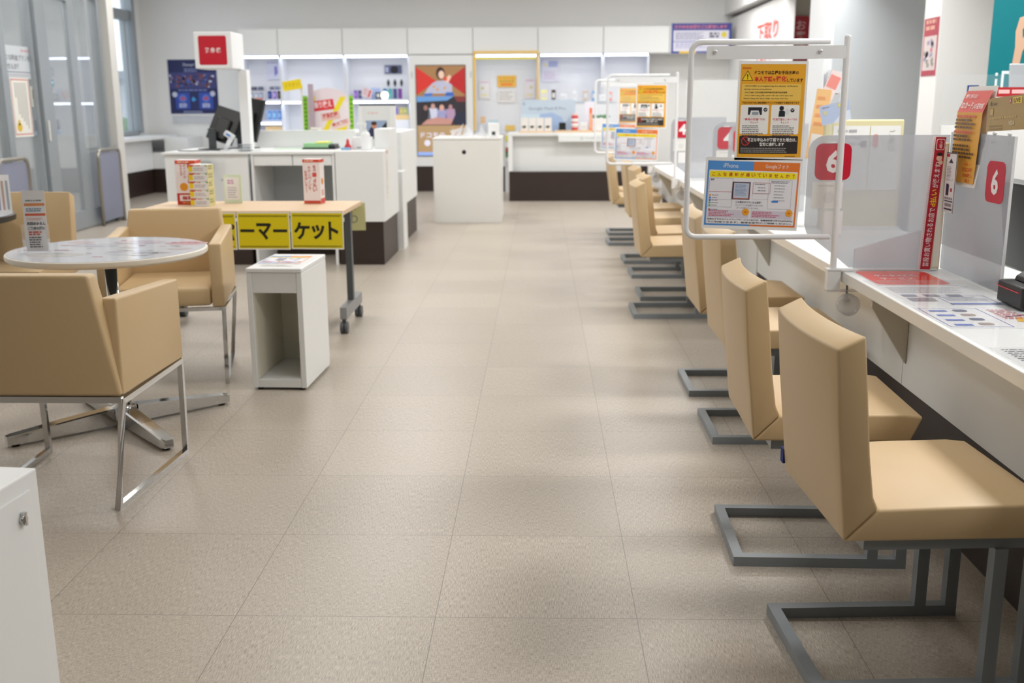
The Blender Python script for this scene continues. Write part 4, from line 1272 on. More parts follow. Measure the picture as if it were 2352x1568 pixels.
# promotion tower behind the island
t = thing('display_table', 'white display table behind the island holding the promotion tower', 'table', (-2.25, 11.3, 0))
G().box(-0.75, 0.55, -0.35, 0.45, 0.86, 0.90, WHITE, 0.003).build('tabletop', parent=t)
G().box(-0.72, 0.52, -0.32, 0.42, 0.36, 0.86, WHITE).build('body', parent=t)
G().box(-0.71, 0.51, -0.31, 0.41, 0, 0.36, DARKW).build('plinth', parent=t)
t = thing('promotion_tower', 'arched promotion board with red yellow and green panels behind the island', 'sign', (-2.51, 11.17, 0.9005))
s = Sheet(0.54, 0.42, (236, 226, 230), 0.01)
for k in range(1):
    s.face([(0.04, 0.42)] + [(0.27 - 0.23 * math.cos(PI * j / 14), 0.42 + 0.14 * math.sin(PI * j / 14)) for j in range(1, 14)] + [(0.50, 0.42)], (232, 218, 222), 0)
s.rect(0, 0.05, 0.05, 0.43, (140, 200, 40), 1); s.rect(0.49, 0.02, 0.045, 0.46, (140, 200, 40), 1)
for k in range(9):
    s.rect(0.012, 0.09 + k * 0.042, 0.026, 0.02, (70, 140, 50), 2)
    s.rect(0.500, 0.07 + k * 0.045, 0.026, 0.02, (70, 140, 50), 2)
s.face([(0.40, 0.47), (0.46, 0.47), (0.20, 0.02), (0.14, 0.02)], (238, 220, 40), 1)
s.face([(0.05, 0.30), (0.10, 0.47), (0.14, 0.47), (0.10, 0.30)], (238, 220, 40), 1)
s.rect(0.34, 0.05, 0.10, 0.15, (238, 220, 40), 2, rot=-0.5)
s.rect(0.10, 0.33, 0.23, 0.105, (218, 56, 60), 3, rot=0.12)
s.text('乗り換え', 0.12, 0.345, 0.07, (250, 226, 226), 4, wd=0.19, bold=0.03, rot=0.12)
s.rect(0.19, 0.23, 0.20, 0.08, (230, 190, 180), 3, rot=0.15)
s.text('対象機種', 0.21, 0.24, 0.055, (200, 50, 60), 4, wd=0.16, bold=0.02, rot=0.15)
s.rect(0.29, 0.15, 0.21, 0.07, (238, 214, 206), 4, rot=0.3)
s.text('最大割引', 0.31, 0.15, 0.045, (200, 50, 60), 5, wd=0.17, bold=0.02, rot=0.3)
s.rect(0.36, 0.02, 0.14, 0.10, (226, 150, 140), 5, rot=0.25)
s.text('実質', 0.39, 0.04, 0.05, (246, 226, 220), 6, wd=0.09, bold=0.02, rot=0.25)
s.build('board', parent=t)
G().box(-0.03, 0.57, 0.0101, 0.06, 0, 0.015, WHITE).build('foot', parent=t)
G().box(0.075, 0.125, -0.07, -0.02, 0.0, 0.60, mat('tower_pillar', (176, 160, 170), 0.5), 0.004).build('pillar', parent=t)
s = Sheet(0.20, 0.10, (240, 214, 20), 0.003, r=0.01)
s.text('イチオシ!', 0.02, 0.03, 0.045, (206, 170, 20), 2, wd=0.16, bold=0.02)
s.build('flag', parent=t, loc=(-0.19, -0.02, 0.525), ry=-0.16)
g = G()
g.box(-0.02, 0.01, 0.0, 0.01, 0.015, 0.60, WHITE)
g.build('flag_pole', parent=t)
for k, (x, y, wd, h, c, lb) in enumerate(((-2.40, 10.99, 0.11, 0.16, (246, 244, 236), 'white price card with a yellow character-free sticker before the promotion tower'), (-2.70, 11.02, 0.06, 0.10, (230, 200, 196), 'small pink price card left of the promotion tower'), (-2.28, 11.0, 0.13, 0.10, (232, 232, 222), 'cream price card low before the promotion tower'), (-2.10, 11.0, 0.12, 0.11, (206, 214, 226), 'bluish price card at the right foot of the promotion tower'))):
    s = Sheet(wd, h, c, 0.004)
    s.rect(wd * 0.15, h * 0.15, wd * 0.4, h * 0.35, ((240, 220, 40), (206, 80, 80), (170, 180, 150), (90, 104, 130))[k], 1)
    s.lines(wd * 0.1, h * 0.8, wd * 0.7, 2, h * 0.12, h * 0.05, (150, 140, 140))
    o = s.build('price_card', loc=(x, y, 0.9005), rx=0)
    tag(o, lb.replace('yellow character-free sticker', 'yellow patch'), 'card', 'price cards round the promotion tower')
for k in range(5):
    t = thing('demo_phone', ('leftmost', 'second', 'third', 'fourth', 'rightmost')[k] + ' demo phone on a slanted stand of the display table behind the island', 'phone', (-2.92 + k * 0.075, 11.0, 0.9005), 0, 'demo phones on the display table')
    G().box(-0.025, 0.025, 0, 0.05, 0, 0.04, mat('stand_grey', (210, 212, 216), 0.4)).build('stand', parent=t)
    G().box(-0.03, 0.03, 0.0, 0.008, 0.03, 0.15, mat('phone_silver', (196, 200, 210), 0.25, 0.4), 0.003, 2, rot=Matrix.Rotation(-0.9, 3, 'X')).build('phone', parent=t)

# white storage cabinet with a black key hole in the aisle
t = thing('aisle_cabinet', 'white cabinet with a round black hole standing alone at the end of the aisle', 'cabinet', (-0.805, 11.49, 0), math.radians(0.3))
G().box(-0.37, 0.37, 0, 0.9, 0.0, 0.905, mat('cabinet_offwhite', (232, 231, 227), 0.4), 0.003).build('body', parent=t)
G().box(-0.375, 0.378, -0.006, 0.905, 0.907, 0.928, mat('cabinet_offwhite', (232, 231, 227), 0.4), 0.003).build('top_panel', parent=t)
G().cyl((-0.03, -0.004, 0.775), (-0.03, 0.0, 0.775), 0.023, m=BLACK, n=20).build('key_hole', parent=t)
t = thing('plastic_bags', 'crumpled white plastic bags on top of the lone aisle cabinet', 'bag', (-0.80, 11.75, 0.9285))
g = G()
for k in range(9):
    a, b = random.uniform(-.2, .2), random.uniform(-.05, .1)
    P = [(a + random.uniform(-.08, .08), b + random.uniform(-.06, .06), z) for z in (0, 0.002, 0.07, random.uniform(.09, .18))]
    q = [g.bm.verts.new(p) for p in P]
    for f in ((0, 1, 2), (0, 2, 3), (1, 2, 3), (0, 1, 3)):
        g.bm.faces.new([q[i] for i in f])
g.m = [FROSTL]
g.build('plastic', parent=t)
t = thing('container', 'white container beside the plastic bags on the aisle cabinet', 'container', (-0.52, 11.78, 0.9285))
G().box(-0.06, 0.06, -0.05, 0.05, 0, 0.15, WHITE, 0.01).build('body', parent=t)
G().box(-0.02, 0.02, -0.0515, -0.05, 0.02, 0.06, DGREY).build('label', parent=t)

# ---------------------------------------------------------------- back wall fittings
BY = 15.72
BACK = mat('shelf_white', (240, 242, 246), 0.4)
xs = [-4.45, -3.86, -2.905, -1.945, -0.985, -0.035, 0.92, 1.88, 2.74]
nm = ['far left, above the tablets', 'second from the left, above the promotion tower', 'third from the left', 'above the portrait screen', 'above the yellow framed bay', 'right of the yellow framed bay', 'second right of the yellow framed bay', 'at the far right end']
for k in range(8):
    t = thing('wall_cabinet', 'white upper wall cabinet ' + nm[k], 'cabinet', (xs[k], BY, 1.995), 0, 'upper wall cabinets along the back')
    wd = xs[k + 1] - xs[k] - 0.006
    G().box(0, wd, 0, 0.55, 0, 0.375, WHITE, 0.002).build('body', parent=t)
    G().box(0.004, wd - 0.004, -0.006, -0.0005, 0.005, 0.37, WHITE, 0.0015).build('door', parent=t)
def led_bar(x0, x1, y, z, label):
    t = thing('light_bar', label, 'light', (x0, y, z), 0, 'lit dotted light bars on the back shelves')
    G().box(0, x1 - x0, 0, 0.03, -0.02, 0.0, mat('bar_white', (226, 230, 238), 0.4)).build('housing', parent=t)
    g = G()
    n = int((x1 - x0) / 0.034)
    for k in range(n):
        u = (k + 0.5) * (x1 - x0) / n
        g.box(u - 0.009, u + 0.009, -0.004, 0.028, -0.026, -0.0205, LEDM)
        g.box(u - 0.009, u + 0.009, -0.004, -0.0005, -0.0204, -0.004, LEDM)
    g.build('lamp', parent=t)
def bay(x0, x1, label, levels, floor_z, body=True):
    t = thing('shelf_bay', label, 'shelf', (0, 0, 0), 0, 'lit display bays along the back wall')
    G().box(x0 + 0.003, x1 - 0.003, 16.18, 16.22, floor_z, 1.99, BACK).build('back_panel', parent=t)
    for xa in (x0 + 0.003, x1 - 0.02):
        G().box(xa, xa + 0.017, BY + 0.1, 16.18, floor_z, 1.97 if floor_z < 1 else 1.99, BACK).build('side_panel', parent=t)
    for z in levels:
        G().box(x0 + 0.02, x1 - 0.02, BY + 0.06, 16.18, z, z + 0.02, BACK).build('shelf', parent=t)
    G().box(x0 + 0.003, x1 - 0.003, BY - 0.1, 16.22, floor_z - 0.04, floor_z, WHITE).build('ledge', parent=t)
    G().box(x0 + 0.003, x1 - 0.003, BY - 0.08, 16.22, 0.372, floor_z - 0.04, WHITE).build('base_cabinet', parent=t)
    G().box(x0 + 0.003, x1 - 0.003, BY - 0.06, 16.22, 0, 0.372, DARKW).build('plinth', parent=t)
    return t
bay(-4.45, -3.86, 'lit display bay at the far left with three lit shelves', (1.335, 1.03), 0.86)
bay(-3.86, -2.905, 'lit display bay behind the promotion tower', (1.335,), 0.86)
bay(-2.905, -1.945, 'lit display bay with dark tablets left of the portrait screen', (1.335,), 0.86)
bay(-0.985, -0.035, 'display bay framed in yellow tape', (), 0.86)
for a, b in ((-0.035, 0.92), (0.92, 1.60)):
    bay(a, b, 'white lit bay ' + ('just right of the yellow frame' if a < 0 else 'behind the counter screens at the right'), (), 0.86)
for a, b, z, lb in ((-4.43, -3.88, 1.99, 'top bar of the far left bay'), (-3.84, -2.92, 1.99, 'top bar behind the promotion tower'), (-2.89, -1.965, 1.99, 'top bar above the dark tablets'), (0.0, 0.9, 1.99, 'top bar right of the yellow frame'), (0.94, 1.58, 1.99, 'top bar at the far right'),
                    (-4.43, -3.88, 1.333, 'middle bar of the far left bay'), (-3.84, -2.92, 1.333, 'middle bar behind the promotion tower'), (-2.89, -1.965, 1.333, 'middle bar beneath the dark tablets'), (-4.43, -3.88, 1.028, 'lowest bar of the far left bay')):
    led_bar(a, b, BY + 0.025 if z < 1.9 else BY + 0.06, z, 'dotted white light bar, ' + lb)
led_bar(-0.95, -0.065, BY + 0.06, 1.985, 'dotted white light bar inside the yellow taped frame')
# yellow tape frame
t = thing('bay_border', 'yellow tape border round the middle display bay', 'decoration', (0, BY - 0.012, 0))
YF = mat('tape_yellow', (240, 200, 110), 0.5)
G().box(-0.984, -0.027, -0.020, -0.008, 2.0, 2.035, YF).build('top_strip', parent=t)
for xa in (-0.984, -0.055):
    G().box(xa, xa + 0.028, -0.012, 0.09, 0.9, 2.0, YF).build('side_strip', parent=t)
G().box(-0.955, -0.065, 0.02, 0.03, 1.92, 1.945, mat('tape_bright', (246, 232, 80), 0.5)).build('bunting', parent=t)
# goods: printed backboards, cards and devices
def card(name, label, cat, x, z, wd, h, col, fn=None, y=16.16, group=None, tilt=0.0, ry=0.0, t_=0.006):
    s = Sheet(wd, h, col, t_)
    if fn: fn(s)
    o = s.build(name, loc=(x, y, z), rx=tilt, ry=ry)
    return tag(o, label, cat, group)
def trio(cols):
    def f(s):
        n = len(cols)
        for k, c in enumerate(cols):
            s.rect(s.w * (0.06 + k * 0.9 / n), s.h * 0.1, s.w * 0.78 / n, s.h * 0.8, c, 1, r=min(0.006, s.h * 0.2))
            s.rect(s.w * (0.06 + k * 0.9 / n) + s.w * 0.1 / n, s.h * 0.3, s.w * 0.4 / n, s.h * 0.4, tuple(min(255, v + 60) for v in c), 2)
    return f
def rows(n, c):
    return lambda s: s.lines(s.w * 0.1, s.h * 0.85, s.w * 0.8, n, s.h * 0.8 / n, s.h * 0.3 / n, c)
PG = 'printed cards in the lit back bays'
card('phone_card', 'price card with small dark phone pictures high in the far left bay, left', 'card', -4.42, 1.50, 0.22, 0.06, (236, 238, 246), trio(((60, 64, 90), (70, 80, 110))), group=PG)
card('phone_card', 'price card with small dark phone pictures high in the far left bay, right', 'card', -4.14, 1.50, 0.24, 0.06, (232, 234, 244), trio(((90, 94, 120), (120, 124, 150), (80, 84, 110))), group=PG)
card('phone_board', 'board with pale phone pictures above a red price in the far left bay', 'board', -4.42, 1.356, 0.24, 0.13, (240, 240, 246), trio(((160, 170, 190), (170, 180, 196), (150, 160, 180))), group=PG, y=16.05)
card('phone_board', 'board with three glossy blue and violet phones in the far left bay', 'board', -4.15, 1.356, 0.25, 0.15, (236, 236, 244), trio(((44, 60, 130), (150, 120, 190), (40, 34, 44))), group=PG, y=16.05)
card('price_strip', 'red and orange price strip under the pale phone board', 'card', -4.42, 1.356, 0.24, 0.03, (224, 120, 110), rows(1, (240, 180, 120)), group=PG, y=15.9)
card('purple_header', 'white header card with a violet streak at the top of the far left bay', 'card', -4.16, 1.66, 0.27, 0.26, (232, 234, 250), lambda s: (s.face([(0.12, 0.05), (0.17, 0.09), (0.16, 0.2), (0.12, 0.19)], (150, 140, 210), 1), s.lines(0.02, 0.24, 0.2, 1, 0.02, 0.02, (206, 200, 226))), group=PG)
card('blue_phone_poster', 'light blue board with three phones above an orange ledge, lower far left bay', 'board', -4.17, 1.052, 0.26, 0.16, (196, 216, 244), trio(((110, 160, 220), (120, 170, 226), (110, 150, 210))), group=PG, y=16.05)
card('orange_block', 'orange wooden price block under the light blue phone board', 'block', -4.17, 0.862, 0.25, 0.11, (226, 190, 130), None, y=15.95, t_=0.06)
card('red_bottle_card', 'small red and white card behind the tall black monitor', 'card', -4.42, 1.05, 0.06, 0.12, (222, 110, 130), rows(3, (246, 230, 236)), y=15.95, group=PG)
card('tablet_poster', 'dark tablet picture high in the bay left of the portrait screen', 'poster', -2.36, 1.735, 0.26, 0.125, (96, 100, 130), lambda s: (s.disc(0.15, 0.06, 0.06, (30, 32, 44), 1), s.rect(0.01, 0.02, 0.05, 0.08, (190, 196, 220), 1)), group=PG)
for k in range(3):
    t = thing('smart_watch', ('left', 'middle', 'right')[k] + ' dark smart watch of the three under the tablet picture', 'watch', (-2.31 + k * 0.1, 16.165, 1.60), 0, 'smart watches in the bay')
    G().box(-0.02, 0.02, 0, 0.012, -0.022, 0.022, BLACK, 0.006).build('case', parent=t)
    G().box(-0.012, 0.012, 0.002, 0.010, -0.05, 0.05, DGREY).build('strap', parent=t)
for k, c in enumerate(((60, 110, 150), (70, 150, 160), (70, 80, 130), (120, 70, 150))):
    t = thing('demo_phone', ('blue', 'teal', 'indigo', 'violet')[k] + ' demo phone standing on the middle shelf beside the portrait screen', 'phone', (-2.34 + k * 0.075, 16.0, 1.3555), 0, 'demo phones on the middle shelf')
    G().box(-0.031, 0.031, 0, 0.009, 0.008, 0.16, mat('phone_%d' % k, c, 0.25), 0.004).build('phone', parent=t)
    G().box(-0.03, 0.03, -0.02, 0.03, 0, 0.0078, mat('stand_grey', (210, 212, 216), 0.4)).build('stand', parent=t)
t = thing('light_globe', 'small glowing white globe in front of the demo phones on the middle shelf', 'lamp', (-2.33, 15.88, 1.3555))
G().sphere((0, 0, 0.06), 0.055, 0.055, 0.055, mat('globe_light', (255, 252, 230), 0.5, emit=5.0)).build('globe', parent=t)
G().cyl((0, 0, 0), (0, 0, 0.01), 0.035, m=WHITE).build('base', parent=t)
card('phone_trio_card', 'violet and navy phone card on the middle shelf right of the promotion tower', 'card', -2.83, 1.356, 0.14, 0.15, (226, 220, 240), trio(((140, 90, 190), (60, 70, 110))), group=PG, y=16.05)
card('red_ribbon_card', 'tilted white card with a red ribbon on the middle shelf', 'card', -2.70, 1.418, 0.15, 0.13, (232, 214, 216), lambda s: (s.rect(0.1, 0.01, 0.03, 0.11, (200, 60, 60), 1), s.lines(0.02, 0.11, 0.07, 5, 0.02, 0.008, (190, 120, 130))), group=PG, y=15.95, ry=0.35)
card('blue_tablet', 'light blue tablet behind the red ribbon card', 'tablet', -2.56, 1.356, 0.14, 0.17, (180, 200, 240), None, y=16.05)
card('grey_tablet_holder', 'dark grey gadget on the middle shelf left of the glowing globe', 'gadget', -2.48, 1.356, 0.08, 0.11, (80, 84, 96), lambda s: s.disc(0.04, 0.06, 0.025, (190, 194, 200), 1), y=15.95, t_=0.03)
card('pink_boxes', 'pink and violet goods card above a yellow ledge, lower bay left of the portrait screen', 'card', -2.27, 1.13, 0.12, 0.11, (216, 200, 236), trio(((230, 120, 180), (120, 110, 200))), group=PG, y=16.0)
card('yellow_boxes', 'yellow and green goods card, lower bay left of the portrait screen', 'card', -2.13, 1.13, 0.13, 0.11, (226, 226, 200), trio(((226, 200, 90), (190, 200, 110))), group=PG, y=16.0)
G().box(-2.29, -1.98, 15.9, 16.15, 1.06, 1.128, mat('orange_ledge', (236, 204, 140), 0.5)).box(-2.29, -1.98, 15.9, 16.15, 0.862, 1.06, BACK).build('goods_ledge')
tag(bpy.data.objects['goods_ledge'], 'yellow orange ledge with white front carrying the goods cards', 'ledge')
# notices in the yellow framed bay
for k, (x, z, wd, h, c, lb) in enumerate(((-0.65, 1.53, 0.28, 0.17, (240, 190, 80), 'orange yellow notice with dark figures in the middle of the framed bay'), (-0.93, 1.36, 0.16, 0.28, (244, 240, 240), 'pale notice with a yellow mark at the left of the framed bay'), (-0.24, 1.36, 0.16, 0.30, (244, 238, 240), 'pale notice with a yellow mark at the right of the framed bay'), (-0.65, 1.30, 0.27, 0.18, (240, 238, 236), 'white notice with grey sketches under the orange one'))):
    def fn(s, k=k):
        if k == 0:
            s.text('ドコモでんき', 0.03, 0.11, 0.03, (226, 150, 40), 2, wd=0.22, bold=0.02)
            for j in range(5): s.disc(0.05 + j * 0.045, 0.085, 0.010, (90, 70, 40), 2)
            s.rect(0.05, 0.02, 0.18, 0.04, (236, 140, 60), 1)
        elif k == 3: s.lines(0.03, 0.15, 0.2, 4, 0.035, 0.014, (190, 186, 180))
        else:
            s.rect(0.02, s.h - 0.05, s.w - 0.04, 0.025, (230, 206, 226), 1)
            s.disc(0.05 if k == 1 else 0.1, s.h * 0.55, 0.022, (214, 216, 150), 1)
            s.rect(0.02, 0.04, s.w - 0.05, 0.022, (240, 230, 170), 1)
    card('notice', lb, 'notice', x, z, wd, h, c, fn, group='notices in the yellow framed bay')
card('pamphlet', 'small orange pamphlet low in the framed bay', 'pamphlet', -0.90, 1.0, 0.07, 0.10, (236, 190, 140), rows(2, (246, 226, 200)), y=15.95)
card('pamphlet', 'pale blue pamphlet low in the framed bay, right of the orange one', 'pamphlet', -0.78, 0.862, 0.15, 0.19, (206, 226, 236), lambda s: s.frame(0.03, 0.05, 0.09, 0.09, 0.012, (150, 196, 214), 1), y=15.9)
t = thing('brochure_rack', 'narrow brochure rack between the aisle cabinet and the display counter', 'rack', (-0.52, 15.45, 0))
G().box(0, 0.16, 0, 0.12, 0.0, 0.95, mat('rack_white', (226, 226, 226), 0.5)).build('body', parent=t)
for z, c in ((0.83, (220, 210, 90)), (0.66, (160, 80, 50)), (0.60, (80, 140, 80)), (0.46, (206, 208, 214)), (0.98, (236, 200, 110))):
    G().box(0.01, 0.15, -0.012, -0.0005, z - 0.08, z, mat('brochure_%d' % c[0], c, 0.6)).build('brochure', parent=t)
card('wall_poster', 'white and blue notice right of the yellow frame', 'poster', 0.02, 1.60, 0.26, 0.33, (236, 234, 244), lambda s: (s.rect(0.10, 0.22, 0.14, 0.09, (176, 184, 220), 1), s.disc(0.06, 0.25, 0.02, (240, 232, 150), 1), s.lines(0.03, 0.14, 0.2, 6, 0.02, 0.01, (216, 196, 220), 2)), y=16.165)
# mirrored shelf of small goods behind the counter
t = thing('goods_stand', 'glass goods stand with small products right of the yellow frame', 'stand', (0.55, 15.40, 0))
G().box(-0.58, 0.55, -0.1, 0.15, 0, 0.9, WHITE).build('pedestal', parent=t)
G().box(-0.56, 0.53, -0.08, 0.12, 0.9005, 1.30, mat('stand_back', (232, 234, 240), 0.4)).build('box', parent=t)
G().box(-0.58, 0.55, -0.1, 0.14, 1.301, 1.315, mat('glass_shelf', (206, 220, 228), 0.1)).build('shelf', parent=t)
for k, (x, h, wd, c, lb) in enumerate(((-0.50, 0.16, 0.09, (250, 240, 160), 'yellow glowing'), (-0.36, 0.16, 0.06, (76, 44, 36), 'dark brown'), (-0.22, 0.10, 0.10, (236, 242, 246), 'clear white'), (-0.06, 0.14, 0.06, (240, 244, 248), 'tall white'), (0.10, 0.15, 0.07, (206, 190, 180), 'beige'), (0.22, 0.14, 0.06, (120, 170, 220), 'light blue'), (0.34, 0.09, 0.10, (236, 240, 244), 'low white'), (0.45, 0.13, 0.07, (232, 130, 130), 'pink red'))):
    t = thing('product_pack', lb + ' product on top of the goods stand at the back', 'product', (0.55 + x, 15.39, 1.3155), 0, 'small products on the goods stand')
    G().box(-wd / 2, wd / 2, -0.03, 0.03, 0, h, mat('pack_%d' % k, c, 0.3), 0.008).build('pack', parent=t)
    G().box(-wd * 0.35, wd * 0.35, -0.0315, -0.0302, h * 0.3, h * 0.75, mat('pack_label', (222, 222, 226), 0.5)).build('label', parent=t)

# portrait advertising screen
t = thing('portrait_screen', 'tall lit advertising screen with people in a white panel at the back', 'screen', (0, BY - 0.01, 0))
G().box(-1.935, -0.99, 0, 0.55, 0.375, 1.985, WHITE, 0.003).build('panel', parent=t)
G().box(-1.93, -0.995, 0.03, 0.55, 0, 0.374, DARKW).build('plinth', parent=t)
for x in (-1.905, -1.035):
    for z in (1.66, 0.62):
        G().box(x, x + 0.02, -0.006, -0.0005, z, z + 0.09, mat('latch_grey', (200, 204, 208), 0.4)).build('latch', parent=t)
G().box(-1.84, -1.10, -0.012, -0.0005, 0.525, 1.845, BLACK, 0.002).build('bezel', parent=t)
s = Sheet(0.72, 1.30, (160, 124, 84), 0.002, emit=0.5)
s.rect(0, 0.86, 0.72, 0.44, (156, 116, 76), 1)
s.face([(0, 1.28), (0.30, 1.08), (0, 0.88)], (200, 48, 40), 2)
s.face([(0.72, 1.28), (0.44, 1.08), (0.72, 0.88)], (176, 30, 34), 2)
s.disc(0.36, 1.19, 0.065, (52, 34, 30), 3, ry=0.09)
s.disc(0.372, 1.17, 0.042, (228, 190, 172), 4, ry=0.058)
s.face([(0.30, 1.08), (0.44, 1.09), (0.53, 1.02), (0.53, 0.90), (0.12, 0.90), (0.17, 0.98), (0.24, 1.05)], (176, 178, 200), 4)
s.face([(0.47, 1.05), (0.52, 1.14), (0.49, 1.17), (0.44, 1.12), (0.43, 1.07)], (226, 186, 166), 5)
s.disc(0.43, 1.11, 0.028, (200, 70, 50), 6)
for u, v in ((0.26, 1.0), (0.31, 0.96), (0.42, 0.98)): s.disc(u, v, 0.02, (200, 150, 90), 6)
s.face([(0.10, 0.865), (0.22, 0.865), (0.24, 0.91), (0.12, 0.90)], (60, 110, 190), 5)
s.face([(0.42, 0.865), (0.56, 0.865), (0.54, 0.92), (0.44, 0.92)], (50, 96, 180), 5)
s.rect(0, 0.44, 0.72, 0.42, (44, 40, 48), 1)
s.face([(0, 0.86), (0.55, 0.86), (0.45, 0.80), (0, 0.78)], (100, 150, 206), 2)
s.face([(0.55, 0.86), (0.72, 0.86), (0.72, 0.78), (0.6, 0.78)], (120, 50, 50), 2)
for u, v, r, c, hc in ((0.13, 0.70, 0.036, (150, 110, 100), (30, 26, 30)), (0.24, 0.72, 0.036, (190, 150, 140), (60, 40, 40)), (0.37, 0.70, 0.042, (206, 160, 146), (40, 28, 28)), (0.50, 0.71, 0.034, (170, 130, 130), (36, 30, 34))):
    s.face([(u - 0.08, v - 0.2), (u + 0.08, v - 0.2), (u + 0.06, v - 0.03), (u - 0.06, v - 0.03)], {0.13: (40, 36, 40), 0.24: (196, 200, 220), 0.37: (150, 150, 190), 0.50: (170, 140, 170)}[u], 3)
    s.disc(u, v + 0.012, r * 1.1, hc, 4, ry=r * 1.3)
    s.disc(u, v - 0.004, r * 0.85, c, 5, ry=r * 1.1)
s.face([(0.06, 0.45), (0.55, 0.45), (0.52, 0.53), (0.30, 0.56), (0.14, 0.52)], (190, 140, 130), 6)
s.face([(0.50, 0.45), (0.72, 0.45), (0.72, 0.64), (0.58, 0.62)], (36, 40, 60), 6)
s.rect(0, 0.04, 0.72, 0.40, (176, 146, 106), 1)
s.text('ドコモの', 0.05, 0.26, 0.08, (226, 226, 246), 3, wd=0.36, bold=0.02)
s.text('●', 0.10, 0.14, 0.09, (226, 226, 246), 3)
s.rect(0, 0.0, 0.72, 0.05, (150, 180, 246), 2)
s.build('display', parent=t, loc=(-1.83, -0.0145, 0.535))

# display counter in front of the right back bays
DY = 14.06
t = thing('display_counter', 'white display counter with dark plinth in front of the right back bays', 'counter', (0, DY, 0))
G().box(-0.43, 1.35, 0, 0.75, 0.865, 0.905, WHITE, 0.003).build('countertop', parent=t)
G().box(-0.43, -0.37, 0.0, 0.74, 0.40, 0.864, WHITE).build('end_panel', parent=t)
G().box(-0.369, 1.35, 0.16, 0.74, 0.39, 0.864, WHITE).build('front_panel', parent=t)
G().box(-0.42, 1.35, 0.02, 0.74, 0.0, 0.389, DARKW).build('plinth', parent=t)
s = Sheet(0.80, 0.085, (236, 240, 240), 0.02)
s.disc(0.31, 0.042, 0.02, (180, 186, 190), 1); s.disc(0.31, 0.042, 0.013, (236, 240, 240), 2)
s.text('Google Pixel', 0.35, 0.026, 0.034, (176, 182, 188), 2, wd=0.24)
tag(s.build('name_strip', loc=(0.24, DY - 0.0205, 0.79)), 'white name strip on the front of the display counter', 'sign')
t = thing('phone_board', 'pale blue phone advertising board standing on the display counter', 'board', (-0.26, DY + 0.30, 0.9055))
s = Sheet(0.73, 0.43, (196, 212, 228), 0.015)
s.text('Google Pixel 8 Pro', 0.10, 0.285, 0.05, (126, 140, 158), 2, wd=0.50)
s.text('G', 0.02, 0.36, 0.035, (110, 130, 160), 2, bold=0.02)
s.face([(0.25, 0.0), (0.62, 0.0), (0.55, 0.20), (0.42, 0.26), (0.25, 0.24)], (166, 190, 226), 1)
s.face([(0.52, 0.0), (0.73, 0.0), (0.73, 0.16), (0.66, 0.22)], (180, 200, 226), 2)
s.rect(0.0, 0.0, 0.25, 0.24, (206, 224, 236), 1)
s.build('board', parent=t)
G().box(0, 0.73, 0.016, 0.10, 0, 0.02, WHITE).build('foot', parent=t)
for k in range(4):
    t = thing('accessory_box', ('leftmost', 'second from left', 'third from left', 'rightmost')[k] + ' white box with a dark green picture on the display counter', 'box', (-0.26 + k * 0.105, DY + 0.12, 0.925), 0, 'white picture boxes on the display counter')
    G().box(0, 0.095, 0, 0.05, 0, 0.175, mat('box_ivory', (236, 232, 228), 0.5), 0.002).build('carton', parent=t)
    G().prism([(0.008, 0.055), (0.05, 0.035), (0.075, 0.065), (0.04, 0.075)], 1, -0.003, -0.0005, mat('dark_green_print', (50, 66, 50), 0.6)).build('picture', parent=t)
t = thing('wood_riser', 'thin wooden riser under the white picture boxes', 'riser', (-0.29, DY + 0.06, 0.9055))
G().box(0, 0.46, 0, 0.16, 0, 0.019, OAK).build('board', parent=t)
t = thing('wood_riser', 'thin wooden riser under the black phone stand, right of the boxes', 'riser', (0.19, DY + 0.06, 0.9055))
G().box(0, 0.50, 0, 0.16, 0, 0.03, OAK).build('board', parent=t)
t = thing('phone_stand', 'small black phone stand on the display counter', 'stand', (0.30, DY + 0.13, 0.936))
G().box(-0.05, 0.04, 0, 0.05, 0, 0.10, BLACK, 0.004).build('body', parent=t)
G().box(-0.06, 0.05, -0.012, 0.06, -0.0, 0.012, DGREY).build('base', parent=t)
t = thing('red_display_can', 'red and white striped cylinder on the display counter', 'can', (0.46, DY + 0.14, 0.936))
for z0, z1, c in ((0, 0.035, (206, 60, 60)), (0.0352, 0.09, (236, 220, 216)), (0.0902, 0.105, (206, 70, 70)), (0.1052, 0.15, (240, 230, 226)), (0.1502, 0.19, (206, 60, 64)), (0.1902, 0.215, (230, 200, 196))):
    G().cyl((0, 0, z0), (0, 0, z1), 0.045, m=mat('can_%d' % int(z0 * 1000), c, 0.4)).build('band', parent=t)
t = thing('white_carton', 'small plain white carton right of the striped cylinder', 'box', (0.53, DY + 0.13, 0.936))
G().box(0, 0.10, 0, 0.08, 0, 0.10, WHITE, 0.003).build('carton', parent=t)
G().box(0.02, 0.08, -0.002, -0.0005, 0.02, 0.06, mat('pack_label', (222, 222, 226), 0.5)).build('label', parent=t)
s = Sheet(0.035, 0.32, (236, 110, 50), 0.01)
s.rect(0.006, 0.05, 0.022, 0.2, (250, 190, 150), 1)
tag(s.build('orange_flag', loc=(0.655, DY + 0.12, 0.9055)), 'narrow orange upright flag on the display counter', 'flag')
t = thing('plant_bag', 'white bag with green leaves on top on the display counter', 'bag', (0.78, DY + 0.18, 0.9055))
G().box(-0.09, 0.14, -0.05, 0.06, 0.02, 0.18, mat('bag_white', (236, 232, 228), 0.6), 0.012, 3).build('bag', parent=t)
g = G()
for k in range(12):
    g.sphere((random.uniform(-.08, .13), random.uniform(-.03, .04), random.uniform(.19, .23)), .03, .02, .014, mat('leaf_green', (60, 130, 70), 0.6), 8, 5)
g.build('leaves', parent=t)
G().box(-0.08, 0.13, -0.045, 0.055, 0, 0.0198, OAK).build('base', parent=t)
